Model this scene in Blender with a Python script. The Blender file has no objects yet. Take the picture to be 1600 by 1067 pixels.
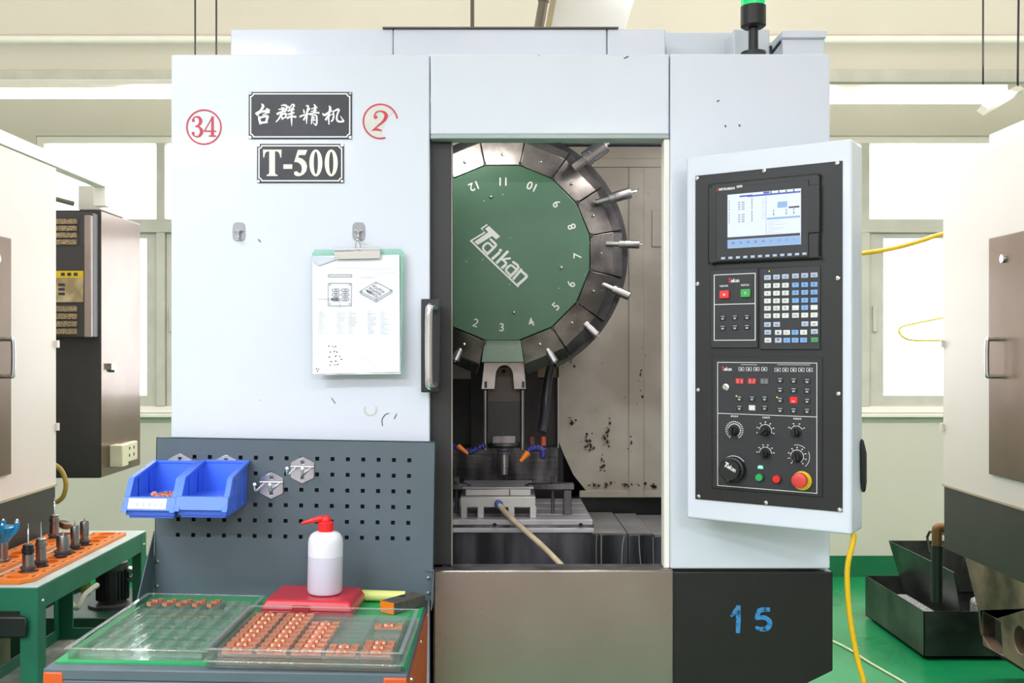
import bpy, bmesh, math, random
from mathutils import Vector, Matrix
from mathutils.geometry import tessellate_polygon
random.seed(7)
R = math.radians
scene = bpy.context.scene
COL = scene.collection

# ------------------------------------------------------------------ camera, world, lights
FPX, CX, CY, DC, EYE = 1556.0, 775.0, 545.0, 2.5, 1.6      # focal length in px, vanishing point, distance, eye height
cam = bpy.data.cameras.new('camera')
cam.sensor_fit = 'HORIZONTAL'; cam.sensor_width = 36.0; cam.lens = 36.0 * FPX / 1600.0
cam.shift_x = (800 - CX) / 1600.0; cam.shift_y = -(533.5 - CY) / 1600.0
cam.clip_start = 0.05; cam.clip_end = 200
camo = bpy.data.objects.new('camera', cam); COL.objects.link(camo)
camo.location = (0, -DC, EYE); camo.rotation_euler = (R(90), 0, 0)
scene.camera = camo
vs = scene.view_settings
vs.view_transform = 'Standard'; vs.look = 'None'; vs.gamma = 1.0; vs.use_curve_mapping = False
vs.exposure = 0.0

w = bpy.data.worlds.new('world'); scene.world = w; w.use_nodes = True
bg = w.node_tree.nodes['Background']
bg.inputs[0].default_value = (0.93, 0.97, 1.0, 1); bg.inputs[1].default_value = 7.0
scene.cycles.transparent_max_bounces = 48

def area(name, loc, sx, sy, power, col=(1, 0.97, 0.93), rot=(0, 0, 0)):
    l = bpy.data.lights.new(name, 'AREA'); l.shape = 'RECTANGLE'; l.size = sx; l.size_y = sy
    l.energy = power; l.color = col
    o = bpy.data.objects.new(name, l); COL.objects.link(o); o.location = loc; o.rotation_euler = rot
    return o
# rows of suspended ceiling luminaires of the hall, plus added fill lamps: each batten shines down and, weaker, up to the ceiling
WL = (0.845, 0.905, 1.0)
def overhead_light(x, y, power, up=0.5, col=WL, sx=1.5):
    area('ceiling_or_fill_light', (x, y, 3.02), sx, 0.16, power, col)
    if up: area('ceiling_or_fill_light', (x, y, 3.12), sx, 0.16, power * up, col, (math.pi, 0, 0))
overhead_light(-1.7, -1.9, 56); overhead_light(0.6, -1.6, 8); overhead_light(2.8, -1.6, 12)
for x, p, l_ in ((-4.4, 130, 1.5), (-1.8, 128, 1.5), (0.8, 92, 0.8), (3.6, 36, 1.5)): overhead_light(x, -4.6, p, sx=l_)
for x in (-3.6, -1.2, 1.0, 2.8, 4.6): overhead_light(x, 2.75, 25, 1.0, (1, 0.97, 0.94))
for x in (-4.4, 4.4): overhead_light(x, 0.2, 34, 1.0)  # added out of view at the sides to brighten the neighbour machines
for x in (-1.15, 1.2): overhead_light(x, 1.2, 8, 0.8)  # added out of view to light the neighbours' inward side faces
for x in (-3.0, 0.5, 4.0): overhead_light(x, -6.8, 30)

# ------------------------------------------------------------------ helpers
def lin(c):
    def f(v):
        v /= 255.0
        return v / 12.92 if v <= 0.04045 else ((v + 0.055) / 1.055) ** 2.4
    return (f(c[0]), f(c[1]), f(c[2]), 1.0)

MATS = {}
def mat(name, rgb, rough=0.5, metal=0.0, var=0.06, scale=6.0, bump=0.0, coat=0.0, spec=0.5, stretch=(1, 1, 1),
        rgb2=None, lo=0.4, hi=0.65, emit=None, es=1.0, trans=0.0, alpha=1.0, rvar=0.0, bscale=60.0, specks=None, speck_scale=40.0, speck_t=0.06):
    if name in MATS: return MATS[name]
    m = bpy.data.materials.new(name); m.use_nodes = True
    nt = m.node_tree; b = nt.nodes['Principled BSDF']
    b.inputs['Roughness'].default_value = rough; b.inputs['Metallic'].default_value = metal
    b.inputs['Specular IOR Level'].default_value = spec; b.inputs['Coat Weight'].default_value = coat
    b.inputs['Coat Roughness'].default_value = 0.1
    b.inputs['Transmission Weight'].default_value = trans; b.inputs['Alpha'].default_value = alpha
    tc = nt.nodes.new('ShaderNodeTexCoord'); mp = nt.nodes.new('ShaderNodeMapping')
    mp.inputs['Scale'].default_value = stretch
    nt.links.new(tc.outputs['Object'], mp.inputs[0])
    nz = nt.nodes.new('ShaderNodeTexNoise'); nz.inputs['Scale'].default_value = scale; nz.inputs['Detail'].default_value = 5
    nt.links.new(mp.outputs[0], nz.inputs['Vector'])
    rp = nt.nodes.new('ShaderNodeValToRGB')
    c = lin(rgb)
    c2 = lin(rgb2) if rgb2 else tuple(max(0, v * (1 - var * 2)) for v in c[:3]) + (1,)
    rp.color_ramp.elements[0].position = lo; rp.color_ramp.elements[0].color = c2
    rp.color_ramp.elements[1].position = hi; rp.color_ramp.elements[1].color = c
    nt.links.new(nz.outputs['Fac'], rp.inputs[0])
    out = rp.outputs[0]
    if specks:
        vo = nt.nodes.new('ShaderNodeTexVoronoi'); vo.inputs['Scale'].default_value = speck_scale
        nt.links.new(tc.outputs['Object'], vo.inputs['Vector'])
        lt = nt.nodes.new('ShaderNodeMath'); lt.operation = 'LESS_THAN'; lt.inputs[1].default_value = speck_t
        nt.links.new(vo.outputs['Distance'], lt.inputs[0])
        mx = nt.nodes.new('ShaderNodeMix'); mx.data_type = 'RGBA'
        nt.links.new(lt.outputs[0], mx.inputs[0]); nt.links.new(out, mx.inputs[6]); mx.inputs[7].default_value = lin(specks)
        out = mx.outputs[2]
    nt.links.new(out, b.inputs['Base Color'])
    if rvar:
        mr = nt.nodes.new('ShaderNodeMapRange'); mr.inputs[3].default_value = max(0.02, rough - rvar); mr.inputs[4].default_value = rough + rvar
        nt.links.new(nz.outputs['Fac'], mr.inputs[0]); nt.links.new(mr.outputs[0], b.inputs['Roughness'])
    if bump:
        n2 = nt.nodes.new('ShaderNodeTexNoise'); n2.inputs['Scale'].default_value = bscale; n2.inputs['Detail'].default_value = 3
        nt.links.new(mp.outputs[0], n2.inputs['Vector'])
        bp = nt.nodes.new('ShaderNodeBump'); bp.inputs['Strength'].default_value = bump; bp.inputs['Distance'].default_value = 0.002
        nt.links.new(n2.outputs['Fac'], bp.inputs['Height']); nt.links.new(bp.outputs[0], b.inputs['Normal'])
    if emit:
        b.inputs['Emission Color'].default_value = lin(emit); b.inputs['Emission Strength'].default_value = es
    MATS[name] = m
    return m

def clear(name, tint=(1, 1, 1), gloss=0.10, rough=0.05, body=0.0, bodycol=(255, 255, 255), gmax=0.8):
    """thin clear sheet: mostly lets light straight through, with a glossy skin and a little milky body"""
    if name in MATS: return MATS[name]
    m = bpy.data.materials.new(name); m.use_nodes = True; nt = m.node_tree; nt.nodes.clear()
    o = nt.nodes.new('ShaderNodeOutputMaterial'); t = nt.nodes.new('ShaderNodeBsdfTransparent'); t.inputs[0].default_value = tint + (1,)
    g = nt.nodes.new('ShaderNodeBsdfGlossy'); g.inputs['Roughness'].default_value = rough
    lw = nt.nodes.new('ShaderNodeLayerWeight'); lw.inputs[0].default_value = 0.35
    mr = nt.nodes.new('ShaderNodeMapRange'); mr.inputs[3].default_value = gloss; mr.inputs[4].default_value = gmax
    nt.links.new(lw.outputs['Fresnel'], mr.inputs[0])
    mx = nt.nodes.new('ShaderNodeMixShader'); nt.links.new(mr.outputs[0], mx.inputs[0])
    if body:
        d = nt.nodes.new('ShaderNodeBsdfDiffuse'); d.inputs[0].default_value = lin(bodycol)
        m2 = nt.nodes.new('ShaderNodeMixShader'); m2.inputs[0].default_value = body
        nt.links.new(t.outputs[0], m2.inputs[1]); nt.links.new(d.outputs[0], m2.inputs[2]); nt.links.new(m2.outputs[0], mx.inputs[1])
    else:
        nt.links.new(t.outputs[0], mx.inputs[1])
    nt.links.new(g.outputs[0], mx.inputs[2]); nt.links.new(mx.outputs[0], o.inputs[0])
    MATS[name] = m
    return m

I4 = Matrix.Identity(4)
def ray_local(F, px, py, y):
    """where the line of sight of photo pixel (px,py) meets the plane y = const of frame F; returns local (x, z)"""
    Fi = F.inverted()
    o = Fi @ Vector((0, -DC, EYE)); d = Fi.to_3x3() @ Vector(((px - CX) / FPX, 1, (CY - py) / FPX))
    t = (y - o.y) / d.y
    p = o + d * t
    return p.x, p.z
def P(px, py, Y):
    x, z = ray_local(I4, px, py, Y); return Vector((x, Y, z))

class MB:
    def __init__(s, F=None): s.v = []; s.f = []; s.F = F or I4
    def add(s, vs, fs):
        n = len(s.v); s.v += [tuple(v) for v in vs]; s.f += [tuple(i + n for i in f) for f in fs]; return s
    def box(s, x0, x1, y0, y1, z0, z1):
        x0, x1 = sorted((x0, x1)); y0, y1 = sorted((y0, y1)); z0, z1 = sorted((z0, z1))
        return s.add([(x0, y0, z0), (x1, y0, z0), (x1, y1, z0), (x0, y1, z0), (x0, y0, z1), (x1, y0, z1), (x1, y1, z1), (x0, y1, z1)],
                     [(0, 3, 2, 1), (4, 5, 6, 7), (0, 1, 5, 4), (1, 2, 6, 5), (2, 3, 7, 6), (3, 0, 4, 7)])
    def poly(s, loops, y0, y1, plane='xz'):
        """extrude a polygon (list of loops: outer, holes...) given in a plane between two depths"""
        def mk(p, d):
            if plane == 'xz': return (p[0], d, p[1])
            if plane == 'yz': return (d, p[0], p[1])
            return (p[0], p[1], d)
        loops = [list(l) for l in loops]
        flat = [p for l in loops for p in l]
        tris = tessellate_polygon([[Vector((p[0], p[1], 0)) for p in l] for l in loops])
        n = len(flat)
        vs = [mk(p, y0) for p in flat] + [mk(p, y1) for p in flat]
        fs = [tuple(t) for t in tris] + [tuple(i + n for i in reversed(t)) for t in tris]
        k = 0
        for l in loops:
            m = len(l)
            for i in range(m):
                a, b = k + i, k + (i + 1) % m
                fs.append((a, b, b + n, a + n))
            k += m
        return s.add(vs, fs)
    def cyl(s, p0, p1, r0, r1=None, n=20, caps=True):
        r1 = r0 if r1 is None else r1
        p0 = Vector(p0); p1 = Vector(p1); d = (p1 - p0).normalized()
        a = Vector((0, 0, 1)) if abs(d.z) < 0.9 else Vector((1, 0, 0))
        u = d.cross(a).normalized(); v = d.cross(u)
        vs = []
        for p, r in ((p0, r0), (p1, r1)):
            for i in range(n):
                t = 2 * math.pi * i / n; vs.append(p + u * (math.cos(t) * r) + v * (math.sin(t) * r))
        fs = [(i, (i + 1) % n, n + (i + 1) % n, n + i) for i in range(n)]
        if caps: fs += [tuple(reversed(range(n))), tuple(range(n, 2 * n))]
        return s.add(vs, fs)
    def lathe(s, p0, d, prof, n=24):
        """prof: list of (distance along d, radius)"""
        p0 = Vector(p0); d = Vector(d).normalized()
        a = Vector((0, 0, 1)) if abs(d.z) < 0.9 else Vector((1, 0, 0))
        u = d.cross(a).normalized(); v = d.cross(u)
        vs = []; fs = []
        for h, r in prof:
            for i in range(n):
                t = 2 * math.pi * i / n; vs.append(p0 + d * h + u * (math.cos(t) * r) + v * (math.sin(t) * r))
        m = len(prof)
        for k in range(m - 1):
            for i in range(n):
                fs.append((k * n + i, k * n + (i + 1) % n, (k + 1) * n + (i + 1) % n, (k + 1) * n + i))
        fs += [tuple(reversed(range(n))), tuple(range((m - 1) * n, m * n))]
        return s.add(vs, fs)
    def tube(s, pts, r, n=10, smooth=6):
        pts = [Vector(p) for p in pts]
        if smooth and len(pts) > 2: pts = catmull(pts, smooth)
        m = len(pts); vs = []; fs = []
        prev = None
        for k, p in enumerate(pts):
            d = (pts[min(k + 1, m - 1)] - pts[max(k - 1, 0)]).normalized()
            if prev is None:
                a = Vector((0, 0, 1)) if abs(d.z) < 0.9 else Vector((1, 0, 0))
                u = d.cross(a).normalized()
            else:
                u = (prev - d * prev.dot(d)).normalized()
            prev = u; v = d.cross(u)
            rr = r[k] if isinstance(r, (list, tuple)) else r
            for i in range(n):
                t = 2 * math.pi * i / n; vs.append(p + u * (math.cos(t) * rr) + v * (math.sin(t) * rr))
        for k in range(m - 1):
            for i in range(n):
                fs.append((k * n + i, k * n + (i + 1) % n, (k + 1) * n + (i + 1) % n, (k + 1) * n + i))
        fs += [tuple(reversed(range(n))), tuple(range((m - 1) * n, m * n))]
        return s.add(vs, fs)
    def ball(s, c, r, n=12, sz=1.0):
        c = Vector(c); prof = []
        vs = []; fs = []; k = n // 2
        for j in range(1, k):
            a = math.pi * j / k
            for i in range(n):
                t = 2 * math.pi * i / n
                vs.append(c + Vector((r * math.sin(a) * math.cos(t), r * math.sin(a) * math.sin(t), r * sz * math.cos(a))))
        vs += [c + Vector((0, 0, r * sz)), c - Vector((0, 0, r * sz))]
        T, B = len(vs) - 2, len(vs) - 1
        for j in range(k - 2):
            for i in range(n):
                fs.append((j * n + i, (j + 1) * n + i, (j + 1) * n + (i + 1) % n, j * n + (i + 1) % n))
        for i in range(n):
            fs.append((T, i, (i + 1) % n)); b = (k - 2) * n
            fs.append((B, b + (i + 1) % n, b + i))
        return s.add(vs, fs)
    def stroke(s, pts, y, th=0.0006, conv=None, smooth=4):
        """brush stroke on the plane y: pts = (a, b, width) mapped by conv(a, b) -> (x, z, unit)"""
        s.k = getattr(s, 'k', 0) + 1; y = y - 1.6e-5 * s.k      # each stroke lies a hair above the one before
        q = []
        for a, b, wd in pts:
            x, z, k = conv(a, b); q.append(Vector((x, z, wd * k)))
        if smooth and len(q) > 2: q = catmull(q, smooth)
        m = len(q); L = []; Rr = []
        for k in range(m):
            d = (q[min(k + 1, m - 1)] - q[max(k - 1, 0)]); d.z = 0
            if d.length < 1e-9: d = Vector((1, 0, 0))
            d.normalize(); nrm = Vector((-d.y, d.x, 0)); h = max(q[k].z, 1e-5) / 2
            e = Vector((0, 0, 0))
            if k == 0: e = -d * h * 0.6
            if k == m - 1: e = d * h * 0.6
            L.append((q[k].x + nrm.x * h + e.x, q[k].y + nrm.y * h + e.y)); Rr.append((q[k].x - nrm.x * h + e.x, q[k].y - nrm.y * h + e.y))
        vs = [(a[0], y, a[1]) for a in L] + [(a[0], y, a[1]) for a in Rr]
        vs += [(a[0], y + th, a[1]) for a in L] + [(a[0], y + th, a[1]) for a in Rr]
        fs = []
        for k in range(m - 1):
            fs += [(k, k + 1, m + k + 1, m + k), (k, 2 * m + k, 2 * m + k + 1, k + 1), (m + k, m + k + 1, 3 * m + k + 1, 3 * m + k)]
        return s.add(vs, fs)
    def ring(s, c, r0, r1, y0, y1, n=48, a0=0.0, a1=2 * math.pi):
        """flat ring or arc band in the xz plane"""
        full = abs(a1 - a0 - 2 * math.pi) < 1e-6
        A = [a0 + (a1 - a0) * i / n for i in range(n + (0 if full else 1))]
        o = [(c[0] + r1 * math.cos(t), c[1] + r1 * math.sin(t)) for t in A]
        i_ = [(c[0] + r0 * math.cos(t), c[1] + r0 * math.sin(t)) for t in A]
        if full:
            m = n; vs = [(p[0], y, p[1]) for y in (y0, y1) for l in (o, i_) for p in l]; fs = []
            for k in range(m):
                j = (k + 1) % m
                fs += [(k, j, m + j, m + k), (2 * m + k, 3 * m + k, 3 * m + j, 2 * m + j), (k, 2 * m + k, 2 * m + j, j), (m + k, m + j, 3 * m + j, 3 * m + k)]
            return s.add(vs, fs)
        return s.poly([o + list(reversed(i_))], y0, y1)
    def disc(s, c, r, y0, y1, n=32):
        return s.poly([[(c[0] + r * math.cos(2 * math.pi * i / n), c[1] + r * math.sin(2 * math.pi * i / n)) for i in range(n)]], y0, y1)
    def mesh(s, name, inv):
        me = bpy.data.meshes.new(name)
        M = inv @ s.F
        me.from_pydata([M @ Vector(v) for v in s.v], [], s.f)
        bm = bmesh.new(); bm.from_mesh(me); bmesh.ops.recalc_face_normals(bm, faces=bm.faces); bm.to_mesh(me); bm.free()
        me.polygons.foreach_set('use_smooth', [True] * len(me.polygons))
        me.set_sharp_from_angle(angle=R(32))
        return me
    def build(s, name, m, parent=None, bevel=0.0, seg=2, label=None):
        root = parent
        inv = I4
        if parent is not None:
            r = parent
            while r.parent: r = r.parent
            inv = r.matrix_basis.inverted()
        me = s.mesh(name, inv)
        o = bpy.data.objects.new(name, me); COL.objects.link(o)
        me.materials.append(m)
        if parent is not None: o.parent = parent
        if bevel:
            bv = o.modifiers.new('bevel', 'BEVEL'); bv.width = bevel; bv.segments = seg; bv.limit_method = 'ANGLE'; bv.angle_limit = R(40)
        if label: o['label'] = label
        return o

def catmull(p, n):
    out = []
    for i in range(len(p) - 1):
        a = p[max(i - 1, 0)]; b = p[i]; c = p[i + 1]; d = p[min(i + 2, len(p) - 1)]
        for k in range(n):
            t = k / n
            out.append(0.5 * ((2 * b) + (c - a) * t + (2 * a - 5 * b + 4 * c - d) * t * t + (3 * b - a - 3 * c + d) * t ** 3))
    out.append(p[-1]); return out

def thing(name, label, cat, loc=(0, 0, 0), group=None, M=None):
    o = bpy.data.objects.new(name, None); COL.objects.link(o); o.empty_display_size = 0.05
    o.matrix_basis = M if M is not None else Matrix.Translation(loc)
    o['label'] = label; o['category'] = cat
    if group: o['group'] = group
    return o
def tag(o, label, cat, group=None):
    o['label'] = label; o['category'] = cat
    if group: o['group'] = group
    return o
def struct(o): o['kind'] = 'structure'; return o

def text_mb(mb, txt, x, y, z, h, rot=0.0, align='CENTER', sx=1.0, shear=0.0, bold=0.0, ex=0.0004, spacing=1.0):
    """add lettering to a mesh collector: lies in the xz plane, reads from -y"""
    cu = bpy.data.curves.new('t', 'FONT'); cu.body = txt; cu.size = h * 1.38; cu.align_x = align; cu.align_y = 'CENTER'
    cu.extrude = ex; cu.shear = shear; cu.offset = bold; cu.resolution_u = 3; cu.space_character = spacing
    ob = bpy.data.objects.new('t', cu); COL.objects.link(ob)
    dg = bpy.context.evaluated_depsgraph_get()
    me = bpy.data.meshes.new_from_object(ob.evaluated_get(dg))
    M = Matrix.Translation((x, y, z)) @ Matrix.Rotation(rot, 4, 'Y') @ Matrix.Rotation(R(90), 4, 'X') @ Matrix.Diagonal((sx, 1, 1, 1))
    mb.add([M @ v.co for v in me.vertices], [tuple(p.vertices) for p in me.polygons])
    bpy.data.objects.remove(ob); bpy.data.curves.remove(cu); bpy.data.meshes.remove(me)
    return mb

# ------------------------------------------------------------------ materials
WHITE = mat('machine_paint', (216, 221, 233), 0.32, var=0.02, scale=2.0, bump=0.05, bscale=250, coat=0.15, specks=(70, 72, 76), speck_scale=9, speck_t=0.012)
WHITE2 = mat('neighbour_paint', (234, 221, 213), 0.38, var=0.02, scale=2.0, bump=0.05, bscale=250)
BLACKP = mat('black_powder_coat', (17, 16, 14), 0.5, var=0.15, scale=12, bump=0.12, bscale=400, specks=(150, 148, 140), speck_scale=26, speck_t=0.02)
BLACK = mat('black_plastic', (26, 26, 28), 0.42, var=0.1)
DOORB = mat('door_black', (38, 38, 40), 0.4, var=0.1)
PANELB = mat('panel_black', (30, 30, 32), 0.45, var=0.08, bump=0.08, bscale=500)
KEYPAN = mat('panel_face', (44, 44, 48), 0.5, var=0.05)
STEEL = mat('stainless', (164, 157, 150), 0.3, 1.0, var=0.05, scale=2.5, stretch=(1.6, 1, 1), bump=0.006, bscale=12, rvar=0.07)
CHROME = mat('chrome', (225, 225, 228), 0.12, 1.0, var=0.01)
GREYST = mat('machined_steel', (172, 167, 166), 0.3, 1.0, var=0.15, scale=9, bump=0.06, rvar=0.1)
WETST = mat('coolant_wet_steel', (146, 142, 142), 0.33, 0.55, var=0.3, scale=5, stretch=(3, 1, 0.7), rgb2=(62, 60, 62), bump=0.1, rvar=0.12)
DARKST = mat('dark_wet_steel', (104, 103, 108), 0.35, 0.35, var=0.3, scale=4, stretch=(4, 1, 0.5), rgb2=(58, 57, 60), rvar=0.12)
ALU = mat('aluminium', (212, 209, 206), 0.36, 0.45, var=0.12, scale=7, bump=0.05, rvar=0.1)
DRUMST = mat('drum_steel', (146, 138, 132), 0.36, 0.9, var=0.3, scale=9, bump=0.25, bscale=34, rvar=0.14, specks=(225, 225, 220), speck_scale=60, speck_t=0.06)
GREEND = mat('drum_green', (52, 88, 64), 0.36, var=0.12, scale=3, coat=0.0, specks=(215, 222, 210), speck_scale=32, speck_t=0.035)
SAGE = mat('sage_cover', (110, 128, 112), 0.5, var=0.1)
INNER = mat('inner_wall', (206, 196, 178), 0.55, var=0.1, scale=4, rgb2=(176, 165, 147), specks=(50, 46, 40), speck_scale=22, speck_t=0.04, bump=0.05)
INDARK = mat('inner_dark', (34, 32, 31), 0.4, var=0.2, scale=10, rgb2=(16, 15, 15), specks=(170, 170, 168), speck_scale=45, speck_t=0.035)
RED = mat('red_plastic', (196, 26, 48), 0.3, var=0.05, coat=0.3)
REDCAP = mat('red_cap', (226, 30, 34), 0.35, var=0.03)
INKRED = mat('red_ink', (214, 52, 74), 0.5, var=0.08, scale=40)
INKBLUE = mat('blue_chalk', (52, 132, 190), 0.7, rgb2=(30, 60, 84), scale=90, lo=0.35, hi=0.5)
BLUE = mat('blue_plastic', (70, 118, 238), 0.35, var=0.05, coat=0.15)
SLATE = mat('slate_powder', (84, 97, 106), 0.5, var=0.04, bump=0.1, bscale=500, specks=(180, 184, 186), speck_scale=14, speck_t=0.014)
ORANGE = mat('orange_powder', (206, 84, 16), 0.45, var=0.05)
STRIP = mat('orange_plastic', (244, 132, 40), 0.4, var=0.06)
CARTG = mat('cart_green', (28, 112, 84), 0.45, var=0.1, scale=5)
CARTTOP = mat('cart_top', (196, 208, 204), 0.45, var=0.08)
MAT_G = mat('esd_mat', (22, 158, 88), 0.5, var=0.05, bump=0.1, bscale=300)
FLOORM = mat('floor_epoxy', (14, 128, 76), 0.25, var=0.1, scale=1.6, rgb2=(34, 146, 92), coat=0.1, rvar=0.08, bump=0.02, bscale=20)
WALLM = mat('wall_paint', (217, 211, 199), 0.8, var=0.02, scale=1.2, bump=0.03, bscale=80)
SKIRT = mat('skirting_green', (24, 112, 72), 0.5, var=0.05)
CEILM = mat('ceiling_paint', (232, 226, 212), 0.85, var=0.02)
ALFRAME = mat('window_aluminium', (206, 203, 194), 0.5, var=0.05)
PVCW = mat('white_frame', (244, 240, 232), 0.45, var=0.02)
GLASS = clear('window_glass', (1, 1, 1), 0.04, 0.0)
TRAYM = clear('clear_tray_plastic', (0.985, 0.99, 0.99), 0.025, 0.1, 0.012, (235, 245, 240), 0.42)
TRAYR = clear('clear_tray_edge', (0.96, 0.98, 0.97), 0.10, 0.08, 0.16, (232, 244, 240), 0.6)
TRAYD = clear('clear_tray_divider', (0.975, 0.985, 0.98), 0.06, 0.1, 0.06, (235, 245, 240), 0.5)
CLIPG = clear('green_acrylic', (0.72, 0.93, 0.86), 0.06, 0.05, 0.35, (190, 240, 220))
PAPER = mat('paper', (238, 240, 248), 0.8, var=0.02, bump=0.15, bscale=14)
PAPER2 = mat('paper_grey', (206, 210, 226), 0.8, var=0.03)
INK = mat('ink', (60, 60, 66), 0.7)
INKL = mat('faint_ink', (188, 192, 204), 0.8)
PLATE = mat('nameplate_black', (62, 62, 68), 0.45, 0.3, var=0.12, scale=12, specks=(150, 150, 150), speck_scale=50, speck_t=0.02)
CREAM = mat('cream_paint', (240, 240, 226), 0.5, var=0.03)
BRUSHW = mat('white_lettering', (240, 240, 240), 0.55, var=0.02)
LOGO = mat('drum_lettering', (186, 188, 184), 0.5, var=0.05)
COPPER = mat('copper', (238, 158, 124), 0.35, 0.45, var=0.15, scale=200)
YELLOW = mat('yellow_hose', (226, 182, 24), 0.4, var=0.05)
BOTTLE = mat('bottle_plastic', (226, 226, 236), 0.4, var=0.02)
LIQUID = mat('bottle_filled', (204, 204, 220), 0.4, var=0.02)
BRONZE = mat('bronze_paint', (120, 98, 84), 0.28, 0.75, var=0.1, scale=3, coat=0.2, bump=0.06, bscale=200)
CABDARK = mat('cabinet_dark', (56, 54, 54), 0.45, var=0.08)
TANK = mat('tank_steel', (84, 88, 84), 0.36, 0.4, var=0.25, scale=5, bump=0.08, rgb2=(54, 54, 52), specks=(190, 190, 185), speck_scale=18, speck_t=0.03)
CAST = mat('cast_iron', (140, 116, 98), 0.5, 0.3, var=0.25, scale=5, rgb2=(72, 60, 50), bump=0.15, specks=(200, 196, 188), speck_scale=24, speck_t=0.03)
CHIPS = mat('white_chips', (226, 226, 228), 0.5, 0.2, var=0.3, scale=80, bump=0.6, bscale=120)
BRASS = mat('brass', (136, 100, 62), 0.4, 0.5, var=0.2)
RUBBER = mat('rubber', (28, 28, 28), 0.6)
HOSEC = mat('cream_hose', (206, 190, 156), 0.35, var=0.12, scale=30, coat=0.2)
NOZB = mat('nozzle_blue', (42, 44, 120), 0.4)
NOZO = mat('nozzle_orange', (236, 128, 30), 0.45)
TUBE_ON = mat('lit_tube', (255, 250, 240), 0.4, emit=(255, 248, 236), es=5.0)
GREENLENS = mat('green_lens', (20, 190, 110), 0.2, emit=(20, 200, 110), es=0.6)
SCREEN = mat('screen_lit', (20, 20, 20), 0.3, emit=(226, 238, 255), es=1.05)
SC_BLUE = mat('screen_blue', (10, 10, 30), 0.4, emit=(70, 92, 200), es=0.9)
SC_LB = mat('screen_light_blue', (20, 20, 30), 0.4, emit=(150, 190, 235), es=0.95)
SC_DK = mat('screen_dark', (30, 30, 36), 0.5, emit=(70, 68, 84), es=0.8)
SC_GR = mat('screen_grey', (40, 40, 44), 0.5, emit=(150, 160, 190), es=0.8)
SOCKET = mat('ivory_socket', (222, 214, 184), 0.5)
WARN = mat('warning_yellow', (236, 204, 40), 0.5)
WARN2 = mat('warning_cream', (206, 190, 150), 0.6, var=0.15, scale=14, rgb2=(160, 140, 104))

# ================================================================== THE ROOM
YW = 4.5
def zw(py, Y=YW): return EYE + (CY - py) * (Y + DC) / FPX
def xw(px, Y=YW): return (px - CX) * (Y + DC) / FPX
struct(MB().box(-7, 7, -2.55, YW + 0.2, -0.1, 0).build('floor', FLOORM))
struct(MB().box(-7, 7, -8, -2.55, -0.1, 0).build('floor_aisle', mat('aisle_floor', (150, 124, 120), 0.35, var=0.08, scale=2)))
struct(MB().box(-7, 7, -8, YW + 0.2, 4.7, 4.8).build('ceiling', CEILM))
struct(MB().box(-7.2, -7, -8, YW + 0.2, 0, 4.7).build('wall_left', WALLM))
struct(MB().box(7, 7.2, -8, YW + 0.2, 0, 4.7).build('wall_right', WALLM))
struct(MB().box(-7.2, 7.2, -8.2, -8, 0, 4.7).build('wall_front', WALLM))
# back wall with two window openings
WLx = (xw(56), xw(690)); WRx = (xw(840), xw(1640)); zs, zt = zw(646), zw(212)
wb = MB()
wb.poly([[(-7, 0), (7, 0), (7, 4.7), (-7, 4.7)],
         [(WLx[0], zs), (WLx[0], zt), (WLx[1], zt), (WLx[1], zs)],
         [(WRx[0], zs), (WRx[0], zt), (WRx[1], zt), (WRx[1], zs)]], YW, YW + 0.2)
struct(wb.build('wall_back', WALLM))
struct(MB().box(-7, 7, YW - 0.012, YW, 0.0, zw(868) ).build('baseboard_back', SKIRT))
# pipe and trunking along the wall
struct(MB().cyl((-7, YW - 0.06, zw(66)), (7, YW - 0.06, zw(66)), 0.028).build('trim_1', PVCW))
struct(MB().box(-7, 7, YW - 0.05, YW, zw(131), zw(112)).build('trim_2', ALFRAME, bevel=0.004))

def window(n, x0, x1, mull, sashes):
    o = MB(); f = 0.05
    o.poly([[(x0, zs), (x1, zs), (x1, zt), (x0, zt)], [(x0 + f, zs + f), (x0 + f, zt - f), (x1 - f, zt - f), (x1 - f, zs + f)]], YW + 0.01, YW + 0.10)
    w_ = struct(o.build('window_%d' % n, PVCW, bevel=0.004))
    ztr = zw(352)
    MB().box(x0 + f, x1 - f, YW + 0.0, YW + 0.09, ztr - 0.05, ztr + 0.045).build('transom', ALFRAME, w_, 0.004)
    MB().box(x0 - 0.03, x1 + 0.03, YW - 0.04, YW + 0.1, zs - 0.025, zs).build('window_sill', PVCW, w_, 0.004)
    for m in mull:
        MB().box(m - 0.03, m + 0.03, YW + 0.005, YW + 0.09, zs + f, zt - f).build('mullion', ALFRAME, w_, 0.004)
    for a, b in sashes:
        s = MB(); zb, ze = zs + f, ztr - 0.05; t = 0.075
        s.poly([[(a, zb), (b, zb), (b, ze), (a, ze)], [(a + t * 1.4, zb + t), (a + t * 1.4, ze - t * 0.5), (b - t, ze - t * 0.5), (b - t, zb + t)]], YW + 0.03, YW + 0.075)
        so = s.build('sash', ALFRAME, w_, 0.004)
        MB().box(a + t * 1.4, b - t, YW + 0.05, YW + 0.056, zb + t, ze - t * 0.5).build('pane', GLASS, so)
        MB().box(a + 0.025, a + 0.055, YW + 0.015, YW + 0.03, 1.72, 1.9).build('latch', ALFRAME, so, 0.003)
    xs = [x0 + f] + sorted(mull) + [x1 - f]
    for a, b in zip(xs[:-1], xs[1:]):
        MB().box(a, b, YW + 0.05, YW + 0.056, ztr + 0.045, zt - f).build('pane', GLASS, w_)
    return w_
window(1, WLx[0], WLx[1], [xw(250), xw(470)], [(WLx[0] + 0.06, xw(243)), (xw(257), xw(463)), (xw(477), WLx[1] - 0.06)])
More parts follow.
